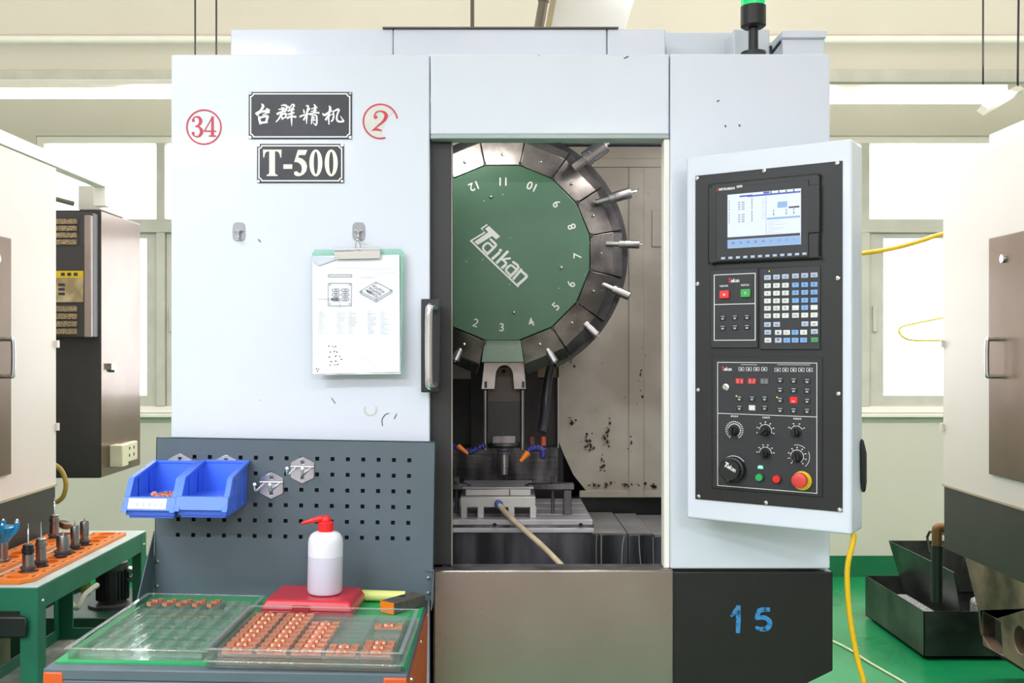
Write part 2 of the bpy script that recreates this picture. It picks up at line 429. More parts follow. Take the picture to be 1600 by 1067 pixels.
window(2, WRx[0], WRx[1], [xw(1100), xw(1353)], [(WRx[0] + 0.06, xw(1093)), (xw(1107), xw(1346)), (xw(1360), WRx[1] - 0.06)])

# suspended linear lamps in the background
YL = 2.9
def hang_lamp(x0, x1, z, rods, label):
    t = thing('suspended_lamp', label, 'lamp', ((x0 + x1) / 2, YL, z), 'suspended lamps in front of the back wall')
    MB().box(x0, x1, YL - 0.06, YL + 0.06, z + 0.03, z + 0.075).build('housing', PVCW, t, 0.005)
    for dy in (-0.035, 0.035):
        MB().cyl((x0 + 0.03, YL + dy, z + 0.008), (x1 - 0.03, YL + dy, z + 0.008), 0.014).build('tube', TUBE_ON, t)
    for e in (x0 + 0.015, x1 - 0.015):
        MB().box(e - 0.012, e + 0.012, YL - 0.055, YL + 0.055, z - 0.012, z + 0.03).build('lamp_holder', PVCW, t, 0.003)
    for r in rods:
        MB().cyl((r, YL, z + 0.07), (r, YL, 4.7), 0.005, n=8).build('rod', BLACK, t)
    return t
zl = zw(150, YL)
hang_lamp(xw(-260, YL), xw(420, YL), zl, [xw(305, YL), xw(338, YL)], 'lit double tube lamp hanging before the wall above the left window')
lampR = hang_lamp(xw(1130, YL), xw(1566, YL), zw(158, YL), [xw(1536, YL)], 'lit double tube lamp hanging before the wall above the right window')
MB().box(xw(1546, YL), xw(1555, YL), YL - 0.075, YL - 0.06, zw(166, YL), zw(152, YL)).build('clip', mat('blue_tape', (50, 140, 220), 0.5), lampR, 0.002)
arm = thing('lamp_bracket', 'white channel bracket crossing the far right lamp end, hung on a rod', 'bracket', (xw(1560, YL), YL, zl))
MB().tube([P(1535, 172, 2.55), P(1592, 140, 3.1)], 0.028, n=4, smooth=0).build('channel', PVCW, arm)
MB().cyl(P(1590, 140, 3.07), P(1592, -40, 3.07), 0.006, n=8).build('rod', BLACK, arm)
tag(MB().cyl(P(738, 60, 2.2), P(738, -160, 2.2), 0.009, n=8).build('hanging_rod', mat('rod_grey', (110, 104, 92), 0.5)), 'thin grey rod hanging above the main machine roof', 'rod')
# slanting white duct and conduit above the machine
dt = thing('ceiling_duct', 'white slanted duct rising behind the main machine roof', 'duct', P(920, 45, 1.2))
q0, q1, q2, q3 = P(858, 60, 1.2), P(972, 60, 1.2), P(1010, -60, 1.2), P(880, -60, 1.2)
MB().poly([[(q0.x, q0.z), (q1.x, q1.z), (q2.x, q2.z), (q3.x, q3.z)]], 1.2, 1.5).build('duct_body', mat('duct_white', (250, 248, 242), 0.5, var=0.02), dt, 0.004)
MB().poly([[(q0.x - 0.022, q0.z), (q0.x, q0.z), (q3.x, q3.z), (q3.x - 0.022, q3.z)]], 1.21, 1.5).build('duct_edge', mat('duct_edge', (232, 214, 178), 0.6), dt)
tag(MB().cyl(P(839, 60, 1.15), P(849, 3, 1.15), 0.018).cyl(P(849, 3, 1.15), P(851, -10, 1.15), 0.021).cyl(P(851, -8, 1.15), P(860, -80, 1.15), 0.018).build('conduit_pipe', mat('conduit', (128, 118, 106), 0.45, 0.4)), 'grey conduit pipe leaning beside the white slanted duct', 'pipe')

# ================================================================== MAIN MACHINE
def xf(px, Y=0.0): return (px - CX) * (Y + DC) / FPX
def zf(py, Y=0.0): return EYE + (CY - py) * (Y + DC) / FPX
XL, XS, XD, XRt = xf(267), xf(672), xf(1046), xf(1296)
ZT, ZO, ZS = zf(85), zf(213), zf(888)
mc = thing('machining_center', 'large white machining center with open door, green tool drum and name plates', 'machine', (0, 0.8, 0))
g = 0.0012
MB().box(XL, XS - g, 0, 0.03, 0.12, ZT).build('front_panel', WHITE, mc, 0.004)
MB().box(XS + g, XD - g, -0.004, 0.05, ZO + 0.004, ZT).build('header_panel', WHITE, mc, 0.004)
MB().box(XS + g, XD - g, -0.004, 0.05, zf(217), ZO + 0.004).build('drip_edge', mat('edge_grey', (176, 186, 184), 0.4), mc, 0.002)
MB().box(XD + g, XRt, -0.006, 0.03, ZS, ZT).build('front_panel', WHITE, mc, 0.004)
MB().box(XD - 0.014, XD + g, 0.0, 0.04, ZS, zf(217)).build('door_jamb', PVCW, mc, 0.003)
MB().box(XL, XL + 0.03, 0.03, 1.6, 0.12, ZT).build('side_panel', WHITE, mc)
MB().box(XRt - 0.03, XRt, 0.03, 1.6, ZS, ZT).build('side_panel', WHITE, mc)
MB().box(XL, XRt, 1.57, 1.6, 0.12, ZT).build('rear_panel', WHITE, mc)
MB().box(XL + 0.03, XRt - 0.03, 0.05, 1.57, ZT - 0.03, ZT - 0.001).build('roof_panel', WHITE, mc)
MB().box(XL + 0.03, XRt - 0.03, 0.05, 1.57, 0.5, 0.53).build('cabin_floor', INDARK, mc)
MB().box(XL + 0.05, XRt - 0.05, 0.1, 1.5, 0.0, 0.12).build('machine_foot', BLACKP, mc)
# stainless splash panel and black base with chamfer
MB().box(xf(678), xf(1050), -0.02, 0.02, 0.12, ZS).build('splash_panel', STEEL, mc, 0.004)
MB().box(xf(706), xf(1038), 0.03, 0.07, 0.9, ZS - 0.004).build('sill', DARKST, mc)
x0, x1 = xf(1049), xf(1299)
MB().poly([[(x0, ZS - 0.006), (x1, ZS - 0.006), (x1, zf(1045)), (xf(1150), zf(1118)), (x0, zf(1135))]], -0.012, 0.12).build('base_panel', BLACKP, mc, 0.003)
MB().box(x1 - .03, x1, 0.12, 1.55, zf(1045), ZS - .02).build('base_side', BLACKP, mc)
def c15(a, b): return xf(1060 + a / 3.997), zf(800 + b / 3.997), 1 / 3.997 / 622.4
nb = MB()
nb2 = MB()
for st in ([(322, 640, 14), (350, 610, 30), (368, 585, 26)], [(366, 582, 26), (366, 660, 30), (364, 738, 26)]):
    nb.stroke(st, -0.0135, conv=c15)
nb2.stroke([(555, 600, 26), (498, 606, 30), (482, 652, 26)], -0.0135, conv=c15)
nb2.stroke([(482, 652, 26), (530, 650, 28), (562, 680, 32), (545, 716, 32), (505, 722, 26), (478, 710, 18)], -0.0135, conv=c15)
nb.build('painted_digit', INKBLUE, mc, label='blue painted digit 1'); nb2.build('painted_digit', INKBLUE, mc, label='blue painted digit 5')
# roof boxes set back
Yr = 0.18
for a, b, t, bt in ((360, 614, 45, 90), (614.5, 948, 45, 90), (949, 1040, 45, 90)):
    MB().box(xf(a, Yr), xf(b, Yr), Yr, 1.2, zf(bt, Yr), zf(t, Yr)).build('roof_box', WHITE, mc, 0.004)
MB().box(xf(598, Yr), xf(966, Yr), Yr - 0.01, 1.2, zf(45, Yr), zf(43.6, Yr)).build('roof_lid', mat('lid_edge', (120, 112, 100), 0.5), mc)
MB().box(xf(1040, 0.3), xf(1146, 0.3), 0.3, 1.2, zf(90, 0.3), zf(50, 0.3)).build('roof_box', WHITE, mc, 0.004)
MB().box(xf(1146, 0.2), xf(1203, 0.2), 0.2, 0.6, zf(95, 0.2), zf(45, 0.2)).build('roof_box', WHITE, mc, 0.004)
jb = MB().box(xf(1223, 0.1), xf(1289, 0.1), 0.1, 0.4, zf(90, 0.1), zf(60, 0.1)).build('junction_box', WHITE, mc, 0.003)
MB().box(xf(1222, 0.09), xf(1292, 0.09), 0.09, 0.41, zf(59, 0.09), zf(47, 0.09)).build('lid', WHITE, jb, 0.003)
MB().tube([P(1205, 84, 0.12), P(1222, 62, 0.12)], 0.004, n=6, smooth=0).tube([P(1205, 84, 0.12), P(1204, 72, 0.12)], 0.004, n=6, smooth=0).build('cable', BLACK, jb)
# signal tower
st = MB().lathe(P(1177, 87, 0.08), (0, 0, 1), [(0, 0.032), (0.008, 0.032), (0.009, 0.0125), (0.085, 0.0125)]).build('signal_tower', BLACK, mc)
o = P(1177, 44, 0.08)
MB().lathe(o, (0, 0, 1), [(0, 0.026), (0.005, 0.033), (0.055, 0.033)], n=12).build('tower_base', BLACK, st)
MB().lathe(o + Vector((0, 0, 0.055)), (0, 0, 1), [(0, 0.031), (0.05, 0.031), (0.055, 0.02)]).build('tower_lens', GREENLENS, st)
# sliding door edge with handle plate
MB().box(xf(560, .03), xf(707, .03), 0.034, 0.06, ZS, ZO + 0.03).build('sliding_door', DOORB, mc, 0.003)
MB().box(xf(705.2, .03), xf(707, .03), 0.031, 0.034, ZS, ZO).build('door_seal', mat('seal_grey', (150, 140, 128), 0.5), mc)
hp = MB().box(xf(658, -.03), xf(688, -.03), -0.034, -0.028, zf(613, -.03), zf(467, -.03)).build('handle_plate', DOORB, mc, 0.003)
MB().box(xf(680), xf(688), -0.028, 0.036, zf(600), zf(480)).build('plate_bracket', DOORB, hp)
a, b = zf(484, -.09), zf(599, -.09); hx = xf(670, -.09)
MB().tube([(hx + .012, -0.034, a + .006), (hx + .004, -0.075, a + .006), (hx, -0.086, a - .012), (hx, -0.086, b + .012), (hx + .004, -0.075, b - .006), (hx + .012, -0.034, b - .006)], 0.0092, n=14, smooth=5).build('door_handle', CHROME, hp, label='chrome tubular door handle')

# name plates
def nameplate(p0, p1, q0_, q1_):
    X0, X1, Z0, Z1 = xf(p0), xf(p1), zf(q1_), zf(q0_)
    pl = MB().box(X0, X1, -0.0035, 0.0, Z0, Z1).build('nameplate', PLATE, mc, 0.001)
    m = 0.0035; r = 0.0075; t = 0.0032
    def outline(i):
        pts = []
        for cx_, cz_, s0 in ((X0 + m, Z0 + m, 0), (X1 - m, Z0 + m, 1), (X1 - m, Z1 - m, 2), (X0 + m, Z1 - m, 3)):
            sx = 1 if s0 in (0, 3) else -1; sz = 1 if s0 < 2 else -1
            arc = []
            for k in range(7):
                an = R(90) * k / 6; rr = r + i
                arc.append((cx_ + sx * (rr * math.cos(an)), cz_ + sz * (rr * math.sin(an))))
            arc = [(max(min(p[0], X1 - m - i), X0 + m + i), max(min(p[1], Z1 - m - i), Z0 + m + i)) for p in arc]
            if s0 in (0, 2): arc.reverse()
            pts += arc
        return pts
    MB().poly([outline(0), list(reversed(outline(t)))], -0.0042, -0.0034).build('border', BRUSHW, pl)
    for cx_, cz_ in ((X0 + .004, Z0 + .004), (X1 - .004, Z0 + .004), (X1 - .004, Z1 - .004), (X0 + .004, Z1 - .004)):
        MB().ring((cx_, cz_), 0.0012, 0.0034, -0.005, -0.003, n=12).build('rivet', CHROME, pl)
    return pl
pl1 = nameplate(389, 550, 144, 217.5)
K = 21.62
def cA(ox):
    return lambda a, b: (xf(ox + a / K), zf(156 + b / K), 1 / K / 622.4)
A1 = [[(285, 150, 30), (340, 225, 95), (260, 370, 75), (130, 490, 125)], [(130, 480, 100), (300, 410, 70), (480, 395, 105), (540, 400, 90)],
      [(440, 300, 30), (520, 360, 95)], [(545, 430, 60), (440, 470, 45), (320, 510, 25)], [(195, 560, 50), (215, 680, 85), (250, 820, 75)],
      [(220, 625, 60), (400, 565, 85), (490, 575, 90)], [(490, 590, 90), (450, 730, 75)], [(250, 785, 80), (480, 768, 60)],
      [(950, 200, 30), (1080, 195, 70), (1140, 250, 70), (1110, 370, 60), (1060, 420, 50)], [(870, 335, 40), (1000, 325, 60), (1130, 320, 40)],
      [(960, 270, 30), (1050, 290, 45)], [(820, 490, 80), (960, 420, 60), (1100, 390, 50)], [(1040, 300, 60), (960, 480, 70), (880, 640, 60), (780, 755, 40)],
      [(960, 530, 45), (990, 675, 50)], [(960, 510, 50), (1080, 480, 65), (1125, 500, 55)], [(1122, 500, 65), (1090, 610, 50)], [(990, 640, 50), (1090, 610, 45)],
      [(1190, 230, 35), (1230, 310, 60)], [(1330, 165, 50), (1260, 250, 45), (1220, 330, 45)], [(1330, 170, 50), (1390, 200, 60), (1340, 290, 45)],
      [(1180, 390, 55), (1380, 335, 60)], [(1190, 505, 60), (1380, 445, 60)], [(1160, 625, 80), (1290, 575, 60), (1440, 590, 70)],
      [(1310, 300, 60), (1300, 560, 62), (1300, 700, 58), (1305, 890, 20)]]
A2 = [[(270, 215, 30), (350, 230, 60), (310, 420, 60), (300, 600, 60), (290, 820, 25)], [(190, 340, 30), (215, 440, 65)], [(400, 310, 50), (310, 430, 45)],
      [(70, 580, 60), (250, 510, 52), (450, 480, 50), (560, 450, 45)], [(270, 545, 45), (200, 690, 65)], [(540, 175, 30), (580, 230, 62), (545, 470, 60)],
      [(450, 320, 30), (640, 270, 60)], [(440, 410, 30), (620, 365, 52)], [(420, 520, 50), (560, 450, 50), (710, 455, 60)],
      [(490, 540, 40), (470, 680, 52), (455, 830, 30)], [(490, 540, 40), (610, 535, 52), (635, 620, 58), (635, 780, 60), (600, 870, 50), (510, 770, 20)],
      [(515, 615, 42), (565, 605, 40)], [(510, 705, 40), (580, 695, 40)], [(535, 600, 36), (540, 720, 36)],
      [(830, 470, 30), (900, 530, 80), (1020, 450, 62), (1140, 380, 55)], [(1050, 220, 30), (1090, 300, 82), (1040, 560, 62), (1050, 840, 40)],
      [(1040, 520, 60), (940, 685, 72)], [(1060, 560, 45), (1160, 490, 22)], [(1190, 400, 45), (1205, 560, 58), (1180, 680, 60), (1130, 740, 52)],
      [(1200, 405, 45), (1340, 340, 72), (1385, 370, 62), (1330, 500, 58), (1310, 650, 62), (1360, 740, 68), (1470, 752, 60), (1540, 735, 60), (1490, 650, 40), (1430, 555, 15)]]
cal = MB()
for s_ in A1: cal.stroke(s_, -0.0043, conv=cA(396))
for s_ in A2: cal.stroke(s_, -0.0043, conv=cA(466))
cal.build('lettering', BRUSHW, pl1, label='white brush lettering of four Chinese characters')
pl2 = nameplate(402, 537.5, 225, 286)
def cT(a, b): return (xf(380 + a / 6.667), zf(135 + b / 6.667))
T5 = MB()
Tp = [(210, 662), (403, 662), (400, 745), (391, 745), (380, 700), (360, 680), (335, 680), (335, 905), (345, 920), (362, 923), (362, 936), (248, 936), (248, 923), (265, 920), (275, 905), (275, 680), (250, 682), (232, 700), (222, 745), (213, 745)]
T5.poly([[cT(*p) for p in Tp]], -0.0044, -0.0034)
T5.poly([[cT(*p) for p in ((422, 815), (515, 815), (515, 862), (422, 862))]], -0.0044, -0.0034)
F5 = [(573, 665), (672, 665), (650, 718), (585, 718), (575, 742), (620, 757), (655, 790), (669, 835), (660, 885), (632, 920), (590, 938), (550, 935), (533, 915), (535, 895), (555, 885), (575, 895), (590, 910), (605, 900), (615, 870), (612, 838), (595, 808), (565, 792), (535, 790)]
T5.poly([[cT(*p) for p in F5]], -0.0044, -0.0034)
for ox in (760, 920):
    el = lambda rx, ry: [cT(ox + rx * math.cos(2 * math.pi * k / 28), 800 + ry * math.sin(2 * math.pi * k / 28)) for k in range(28)]
    T5.poly([el(68, 140), list(reversed(el(22, 118)))], -0.0044, -0.0034)
T5.build('lettering', CREAM, pl2, label='cream serif lettering T-500')
# round number stickers
K2 = 14.23
def cN(ox, oy): return lambda a, b: (xf(ox + a / K2), zf(oy + b / K2), 1 / K2 / 622.4)
c34 = cN(285, 160); cx_, cz_, u_ = c34(480, 550)
stk = MB().ring((cx_, cz_), 362 * u_, 396 * u_, -0.0012, 0.0).build('number_sticker', INKRED, mc, label='red ringed number 34')
s34 = MB()
for p in ([(232, 385, 24), (260, 340, 26), (310, 322, 28), (375, 340, 58), (408, 415, 74), (370, 500, 48), (290, 535, 18)],
          [(290, 535, 18), (375, 550, 42), (428, 640, 78), (395, 730, 56), (330, 764, 30), (250, 735, 28), (225, 690, 30)],
          [(244, 392, 58), (246, 412, 58)], [(240, 676, 58), (242, 696, 58)], [(672, 325, 48), (668, 745, 66)], [(668, 325, 22), (490, 640, 22)],
          [(485, 640, 28), (750, 640, 24)], [(592, 748, 26), (745, 748, 26)]):
    s34.stroke(p, -0.0013, conv=c34)
s34.build('numeral', INKRED, stk)
c2 = cN(560, 150); cx_, cz_, u_ = c2(490, 565)
st2 = MB().ring((cx_, cz_), 362 * u_, 396 * u_, -0.0016, 0.0, n=40, a0=R(10), a1=R(287)).build('number_sticker', INKRED, mc, label='torn red ringed number 2')
MB().poly([[(cx_ + 362 * u_ * math.cos(R(t)), cz_ + 362 * u_ * math.sin(R(t))) for t in range(32, 284, 9)] + [c2(540, 730)[:2], c2(590, 620)[:2], c2(650, 470)[:2], c2(730, 400)[:2]]], -0.0008, 0.0).build('paper_remnant', mat('old_sticker', (206, 208, 208), 0.6, rgb2=(216, 215, 208), scale=30), st2)
s2 = MB()
for p in ([(352, 450, 26), (395, 370, 32), (480, 338, 28), (585, 375, 60), (618, 450, 78), (560, 560, 58), (430, 670, 34), (335, 752, 26)],
          [(300, 766, 14), (390, 742, 52), (510, 770, 34)], [(382, 470, 74), (390, 482, 74)]):
    s2.stroke(p, -0.0017, conv=c2)
s2.build('numeral', INKRED, st2)
# scuff marks on the front
sc = MB(); cpx = lambda a, b: (xf(a), zf(b), 1 / 622.4)
for p in ([(975, 92, 1.5), (981, 89, 1.5)], [(598, 665, 1.3), (597, 655, 1.3), (603, 647, 1.3), (608, 646, 1)], [(616, 654, 1.4), (620, 646, 1)], [(404, 374, 1.5), (407, 378, 1.5)],
          [(518, 622, 1), (524, 630, 1)], [(1132, 197, 2), (1133, 199, 2)], [(1154, 196, 2), (1155, 198, 2)], [(1120, 159, 2), (1123, 158, 1)]):
    sc.stroke(p, -0.0072 if p[0][0] > 1046 else -0.0052 if p[0][0] > 672 else -0.001, conv=cpx)
sc.build('scuff_mark', mat('scuff', (70, 72, 78), 0.7), mc)['kind'] = 'stuff'
MB().ring((xf(579), zf(640)), 0.0125, 0.017, -0.0006, 0.0002, n=24, a0=R(150), a1=R(390)).build('glue_mark', mat('glue', (206, 206, 196), 0.6), mc)

# ---------------------------------------------------------------- cabin interior (parts of the machine)
YB = 0.95
wl = [(xf(873, YB), 2.3), (xf(873, YB), zf(690, YB)), (xf(882, YB), zf(712, YB)), (xf(896, YB), zf(742, YB)), (xf(912, YB), zf(762, YB)), (xf(924, YB), zf(777, YB)), (0.79, zf(777, YB)), (0.79, 2.3)]
iw = MB().poly([wl], YB, YB + 0.03).build('cabin_wall', INNER, mc)
MB().box(xf(982, YB), xf(1006, YB), YB - 0.008, YB, zf(777, YB), zf(262, YB)).build('rib', INNER, iw, 0.003)
MB().box(xf(905, YB), 0.7, YB - 0.012, YB, zf(262, YB), zf(248, YB)).build('seam_strip', INNER, iw, 0.003)
MB().box(xf(905, YB), 0.7, YB - 0.006, YB, zf(777, YB), zf(766, YB)).build('lower_flange', INNER, iw, 0.003)
MB().box(xf(1018, YB), xf(1045, YB), YB - 0.008, YB, zf(386, YB), zf(328, YB)).build('cover_plate', INNER, iw, 0.003)
gm = MB(); rg_ = random.Random(3)
for cxp, cyp, wp, hp_, n_ in ((893, 658, 6, 8, 10), (918, 690, 8, 16, 22), (948, 678, 7, 26, 26), (938, 722, 7, 16, 10), (985, 690, 3, 30, 8), (940, 757, 28, 4, 16), (990, 757, 30, 4, 16), (1020, 760, 6, 4, 6), (895, 560, 6, 14, 8), (1000, 600, 4, 30, 8)):
    for _ in range(n_):
        px_ = cxp + rg_.gauss(0, .5) * wp; py_ = cyp + rg_.gauss(0, .5) * hp_
        if px_ < 882: continue
        x_, z_ = xf(px_, YB), zf(py_, YB); r_ = rg_.uniform(.0012, .005)
        gm.poly([[(x_ + r_ * rg_.uniform(.6, 1.2) * math.cos(R(t)), z_ + r_ * rg_.uniform(.7, 1.6) * math.sin(R(t))) for t in range(0, 360, 51)]], YB - .0085, YB - .0075)
gm.build('grime', mat('grime_dark', (62, 54, 44), .7), iw)['kind'] = 'stuff'
MB().box(xf(600, YB), xf(736, YB), YB, YB + 0.03, zf(592, YB), 2.3).build('cabin_wall', INNER, mc)
MB().box(xf(840, YB), xf(872, YB), YB + .02, YB + 0.05, zf(592, YB), 2.3).build('cabin_wall', mat('tan_wall', (150, 128, 92), 0.6), mc)
MB().box(-0.5, 0.79, 1.3, 1.33, 0.53, 2.3).build('cabin_rear', INDARK, mc)
MB().box(xf(690, .97), xf(880, .97), 0.97, 1.25, zf(900, .97), zf(590, .97)).build('column_cover', INDARK, mc)
MB().box(xf(736, .9), xf(757, .9), 0.88, 0.95, zf(700, .9), zf(540, .9)).build('column_rail', INDARK, mc)
MB().box(xf(818, .9), xf(840, .9), 0.88, 0.95, zf(700, .9), zf(540, .9)).build('column_rail', INDARK, mc)
MB().box(xf(871.5, .9), xf(873, .9), 0.9, 0.95, zf(700, .9), zf(590, .9)).build('edge_trim', ALU, mc)
# horizontal way cover behind the table
wc = MB().box(xf(690, .9), xf(872, .9), 0.9, 0.96, zf(760, .9), zf(699, .9)).build('way_cover', WETST, mc, 0.003)
for k in range(5):
    z_ = zf(710 + k * 9, .9); MB().box(xf(690, .9), xf(871, .9), 0.895, 0.9, z_ - 0.008, z_).build('slat', WETST, wc, 0.001)
# telescopic covers right of the table: each cover a part
for k, (a, b, dz) in enumerate(((922, 981, 0.0), (982, 1022, -0.004), (1023, 1075, -0.010))):
    X0, X1 = xf(a, .58), xf(b, .58)
    MB().box(X0, X1, 0.58 + k * .012, 0.99, 0.6, 1.028 + dz).build('telescopic_cover', DARKST, mc, 0.004)
    MB().box(X0 + .002, X1 - .002, 0.59 + k * .012, 0.98, 1.028 + dz, 1.0295 + dz).build('cover_top', mat('milky_steel', (196, 192, 188), 0.4, 0.2, var=0.15, scale=6), mc)
dpm = MB(); cdr = lambda a, b: (xf(a, .57), zf(b, .57), (DC + .57) / FPX)
for p in ([(933, 836, 1.6), (932, 860, 1.4), (933, 905, 1.2)], [(940, 836, 2), (940, 905, 1.4)], [(976, 838, 1.8), (973, 855, 1.6), (971, 905, 1.2)], [(999, 838, 1.4), (1000, 862, 1.4), (1004, 905, 1.2)], [(1021, 840, 1.2), (1022, 905, 1)]):
    dpm.stroke(p, .5785, conv=cdr)
dpm.build('coolant_drips', mat('drip_pale', (170, 168, 158), .4), mc)['kind'] = 'stuff'
MB().box(0.2, 0.79, 0.99, 1.2, 0.55, zf(777, .98)).build('rear_gutter', INDARK, mc)

# ---------------------------------------------------------------- tool drum
YD = 0.30
C0 = P(785, 395, YD); rg = 137 / (FPX / (DC + YD))
dr = thing('tool_drum', 'round green tool magazine drum with numbers and steel segments', 'tool magazine', (C0.x, YD + 0.05, C0.z))
def poly16(r, y, off=11.25): return [(C0.x + r * math.cos(R(off + 22.5 * k)), C0.z + r * math.sin(R(off + 22.5 * k))) for k in range(16)]
cov = MB().poly([poly16(rg / math.cos(R(11.25)) * 0.995, 0)], YD, YD + 0.02).build('drum_cover', GREEND, dr, 0.002, label='green sixteen sided front cover')
for k in range(16):
    if k in (12,): continue                     # the segment at the bottom is the sage spindle cover
    a0, a1 = R(22.5 * k - 11.0), R(22.5 * k + 11.0); am = R(22.5 * k)
    r0, r1, r2 = rg * 1.005 / math.cos(R(11)), rg * 1.30, rg * 1.42
    def pt(r, a, y): return (C0.x + r * math.cos(a), y, C0.z + r * math.sin(a))
    s = MB()
    vs = [pt(r0, a0, YD + .004), pt(r0, a1, YD + .004), pt(r1, a1, YD + .02), pt(r1, a0, YD + .02)]
    vb = [(v[0], YD + 0.06, v[2]) for v in vs]
    s.add(vs + vb, [(0, 1, 2, 3), (7, 6, 5, 4), (0, 4, 5, 1), (1, 5, 6, 2), (2, 6, 7, 3), (3, 7, 4, 0)])
    sg = s.build('segment', DRUMST, dr, 0.0015)
    s = MB()
    vs = [pt(r1 * 1.002, a0, YD + .026), pt(r1 * 1.002, a1, YD + .026), pt(r2, a1 - .01, YD + .06), pt(r2, a0 + .01, YD + .06)]
    vb = [(v[0], YD + 0.09, v[2]) for v in vs]
    s.add(vs + vb, [(0, 1, 2, 3), (7, 6, 5, 4), (0, 4, 5, 1), (1, 5, 6, 2), (2, 6, 7, 3), (3, 7, 4, 0)])
    s.build('gripper_plate', DRUMST, sg, 0.0015)
    bpos = pt(rg * 1.13, am, YD + .009)
    MB().ball(bpos, 0.0045, n=10).build('bolt', CHROME, sg)
    q = pt(r0 * 1.01, a1 + R(.25), YD + .002)
    MB().box(q[0] - .004, q[0] + .004, q[1] - .003, q[1] + .01, q[2] - .006, q[2] + .006).build('joint_pin', BLACK, sg)
Yk = YD + 0.075
Ck = P(784, 397, Yk); rk = 197 / (FPX / (DC + Yk))
MB().ring((Ck.x, Ck.z), rk * 0.70, rk, Yk, Yk + 0.13, n=72, a0=R(-64), a1=R(244)).build('drum_rim', INDARK, dr)
MB().disc((C0.x, C0.z), rg * 1.2, YD + 0.05, YD + 0.2, n=32).build('drum_hub', INDARK, dr)
for px_, py_ in ((767, 307), (877, 418), (803, 488)):
    MB().ball(P(px_, py_, YD - 0.001), 0.005, n=10).build('cover_bolt', CHROME, cov)
def drum_numeral(n_, q, ang):
    m_ = MB(); text_mb(m_, n_, q.x, q.y, q.z, 0.0235, rot=-ang, bold=0.0004); m_.build('numeral', LOGO, cov)
for n_, (px_, py_) in {'12': (741, 290), '11': (786, 283), '10': (832, 291), '9': (870, 318), '8': (894, 354), '7': (903, 400), '6': (893, 444), '5': (869, 479), '4': (830, 504), '3': (784, 512), '2': (743, 505)}.items():
    q = P(px_, py_, YD - 0.0008)
    ang = math.atan2(q.z - C0.z, q.x - C0.x) + R(90)
    drum_numeral(n_, q, ang)
def cL(a, b):
    q = P(710 + a / 8.893, 330 + b / 8.893, YD); return (q.x, q.z, 1 / 8.893 / (FPX / (DC + YD)))
lg = MB()
lg.poly([[cL(*p)[:2] for p in ((480, 205), (635, 350), (580, 393), (525, 345), (325, 467), (275, 425), (470, 290), (425, 245))]], YD - .0009, YD)
for p in ([(452, 190, 22), (375, 243, 22), (425, 292, 22), (225, 415, 22)], [(228, 412, 26), (560, 735, 26), (885, 1045, 26)]):
    lg.stroke(p, YD - .0009, conv=cL, smooth=0)
for p in ([(500, 390, 30), (570, 455, 34), (565, 490, 34), (455, 595, 36)], [(535, 500, 28), (465, 440, 30), (400, 495, 32), (415, 550, 30), (450, 575, 28)],
          [(625, 575, 36), (530, 660, 38)], [(630, 543, 36), (650, 543, 36)], [(740, 560, 36), (590, 715, 40)], [(775, 655, 28), (690, 665, 28)], [(660, 665, 30), (720, 725, 34), (665, 785, 38)],
          [(815, 705, 32), (890, 780, 36), (775, 905, 38)], [(850, 800, 28), (785, 750, 30), (715, 815, 34), (770, 880, 30)], [(930, 810, 36), (820, 940, 38)], [(925, 830, 32), (1000, 895, 40), (985, 930, 38), (890, 1015, 40)]):
    lg.stroke(p, YD - .0009, conv=cL, smooth=3)
lg.build('logo', LOGO, cov, label='slanted underlined maker lettering')
# sage cover and steel plate under the drum
q = lambda px_, py_: ray_local(I4, px_, py_, YD)
MB().poly([[q(757, 531), q(813, 531), q(819, 566), q(752, 566)]], YD + .004, YD + .06).build('spindle_cover', SAGE, dr, 0.002)

# tool holders in the drum
# the holders are gripped by the drum, so their stems sit inside it
def drum_tool(p0, p1, dpx, Y, label, tip=8):
    a = P(p0[0], p0[1], Y); b = P(p1[0], p1[1], Y - 0.01); d = (b - a).normalized(); L = (b - a).length
    r = dpx / 2 / (FPX / (DC + Y))
    t = thing('tool_holder', label, 'tool holder', a, 'tool holders in the green drum')
    MB().lathe(a - d * 0.02, d, [(0, r * .62), (.02 + L * .22, r * .62), (.021 + L * .22, r), (L * .40 + .02, r), (L * .405 + .02, r * .9), (L * .45 + .02, r * .9), (L * .455 + .02, r), (L * .97 + .02, r), (L + .02, r * .9)], n=24).build('holder_body', GREYST, t)
    e = tip / (FPX / (DC + Y))
    MB().lathe(b, d, [(-0.004, r * .28), (e * .6, r * .2), (e, r * .05)], n=10).build('cutter', CHROME, t)
    return t
drum_tool((905, 256), (946, 226), 25, .29, 'thick chrome tool holder at top right of the green drum', 9)
drum_tool((942, 313), (986, 301), 17, .30, 'chrome tool holder pointing right, second from the top of the drum', 9)
drum_tool((958, 381), (999, 382), 13, .31, 'chrome tool holder pointing level right beside drum number 7', 6)
drum_tool((950, 448), (984, 463), 14, .32, 'chrome tool holder pointing slightly down beside drum number 6', 1)
drum_tool((908, 500), (933, 524), 14, .33, 'chrome tool holder pointing down right beside drum number 5', 5)
drum_tool((851, 538), (867, 566), 13, .33, 'chrome tool holder pointing steeply down right beside drum number 4', 2)
drum_tool((723, 538), (711, 564), 14, .33, 'chrome tool holder pointing down left beside drum number 2, by the door', 2)

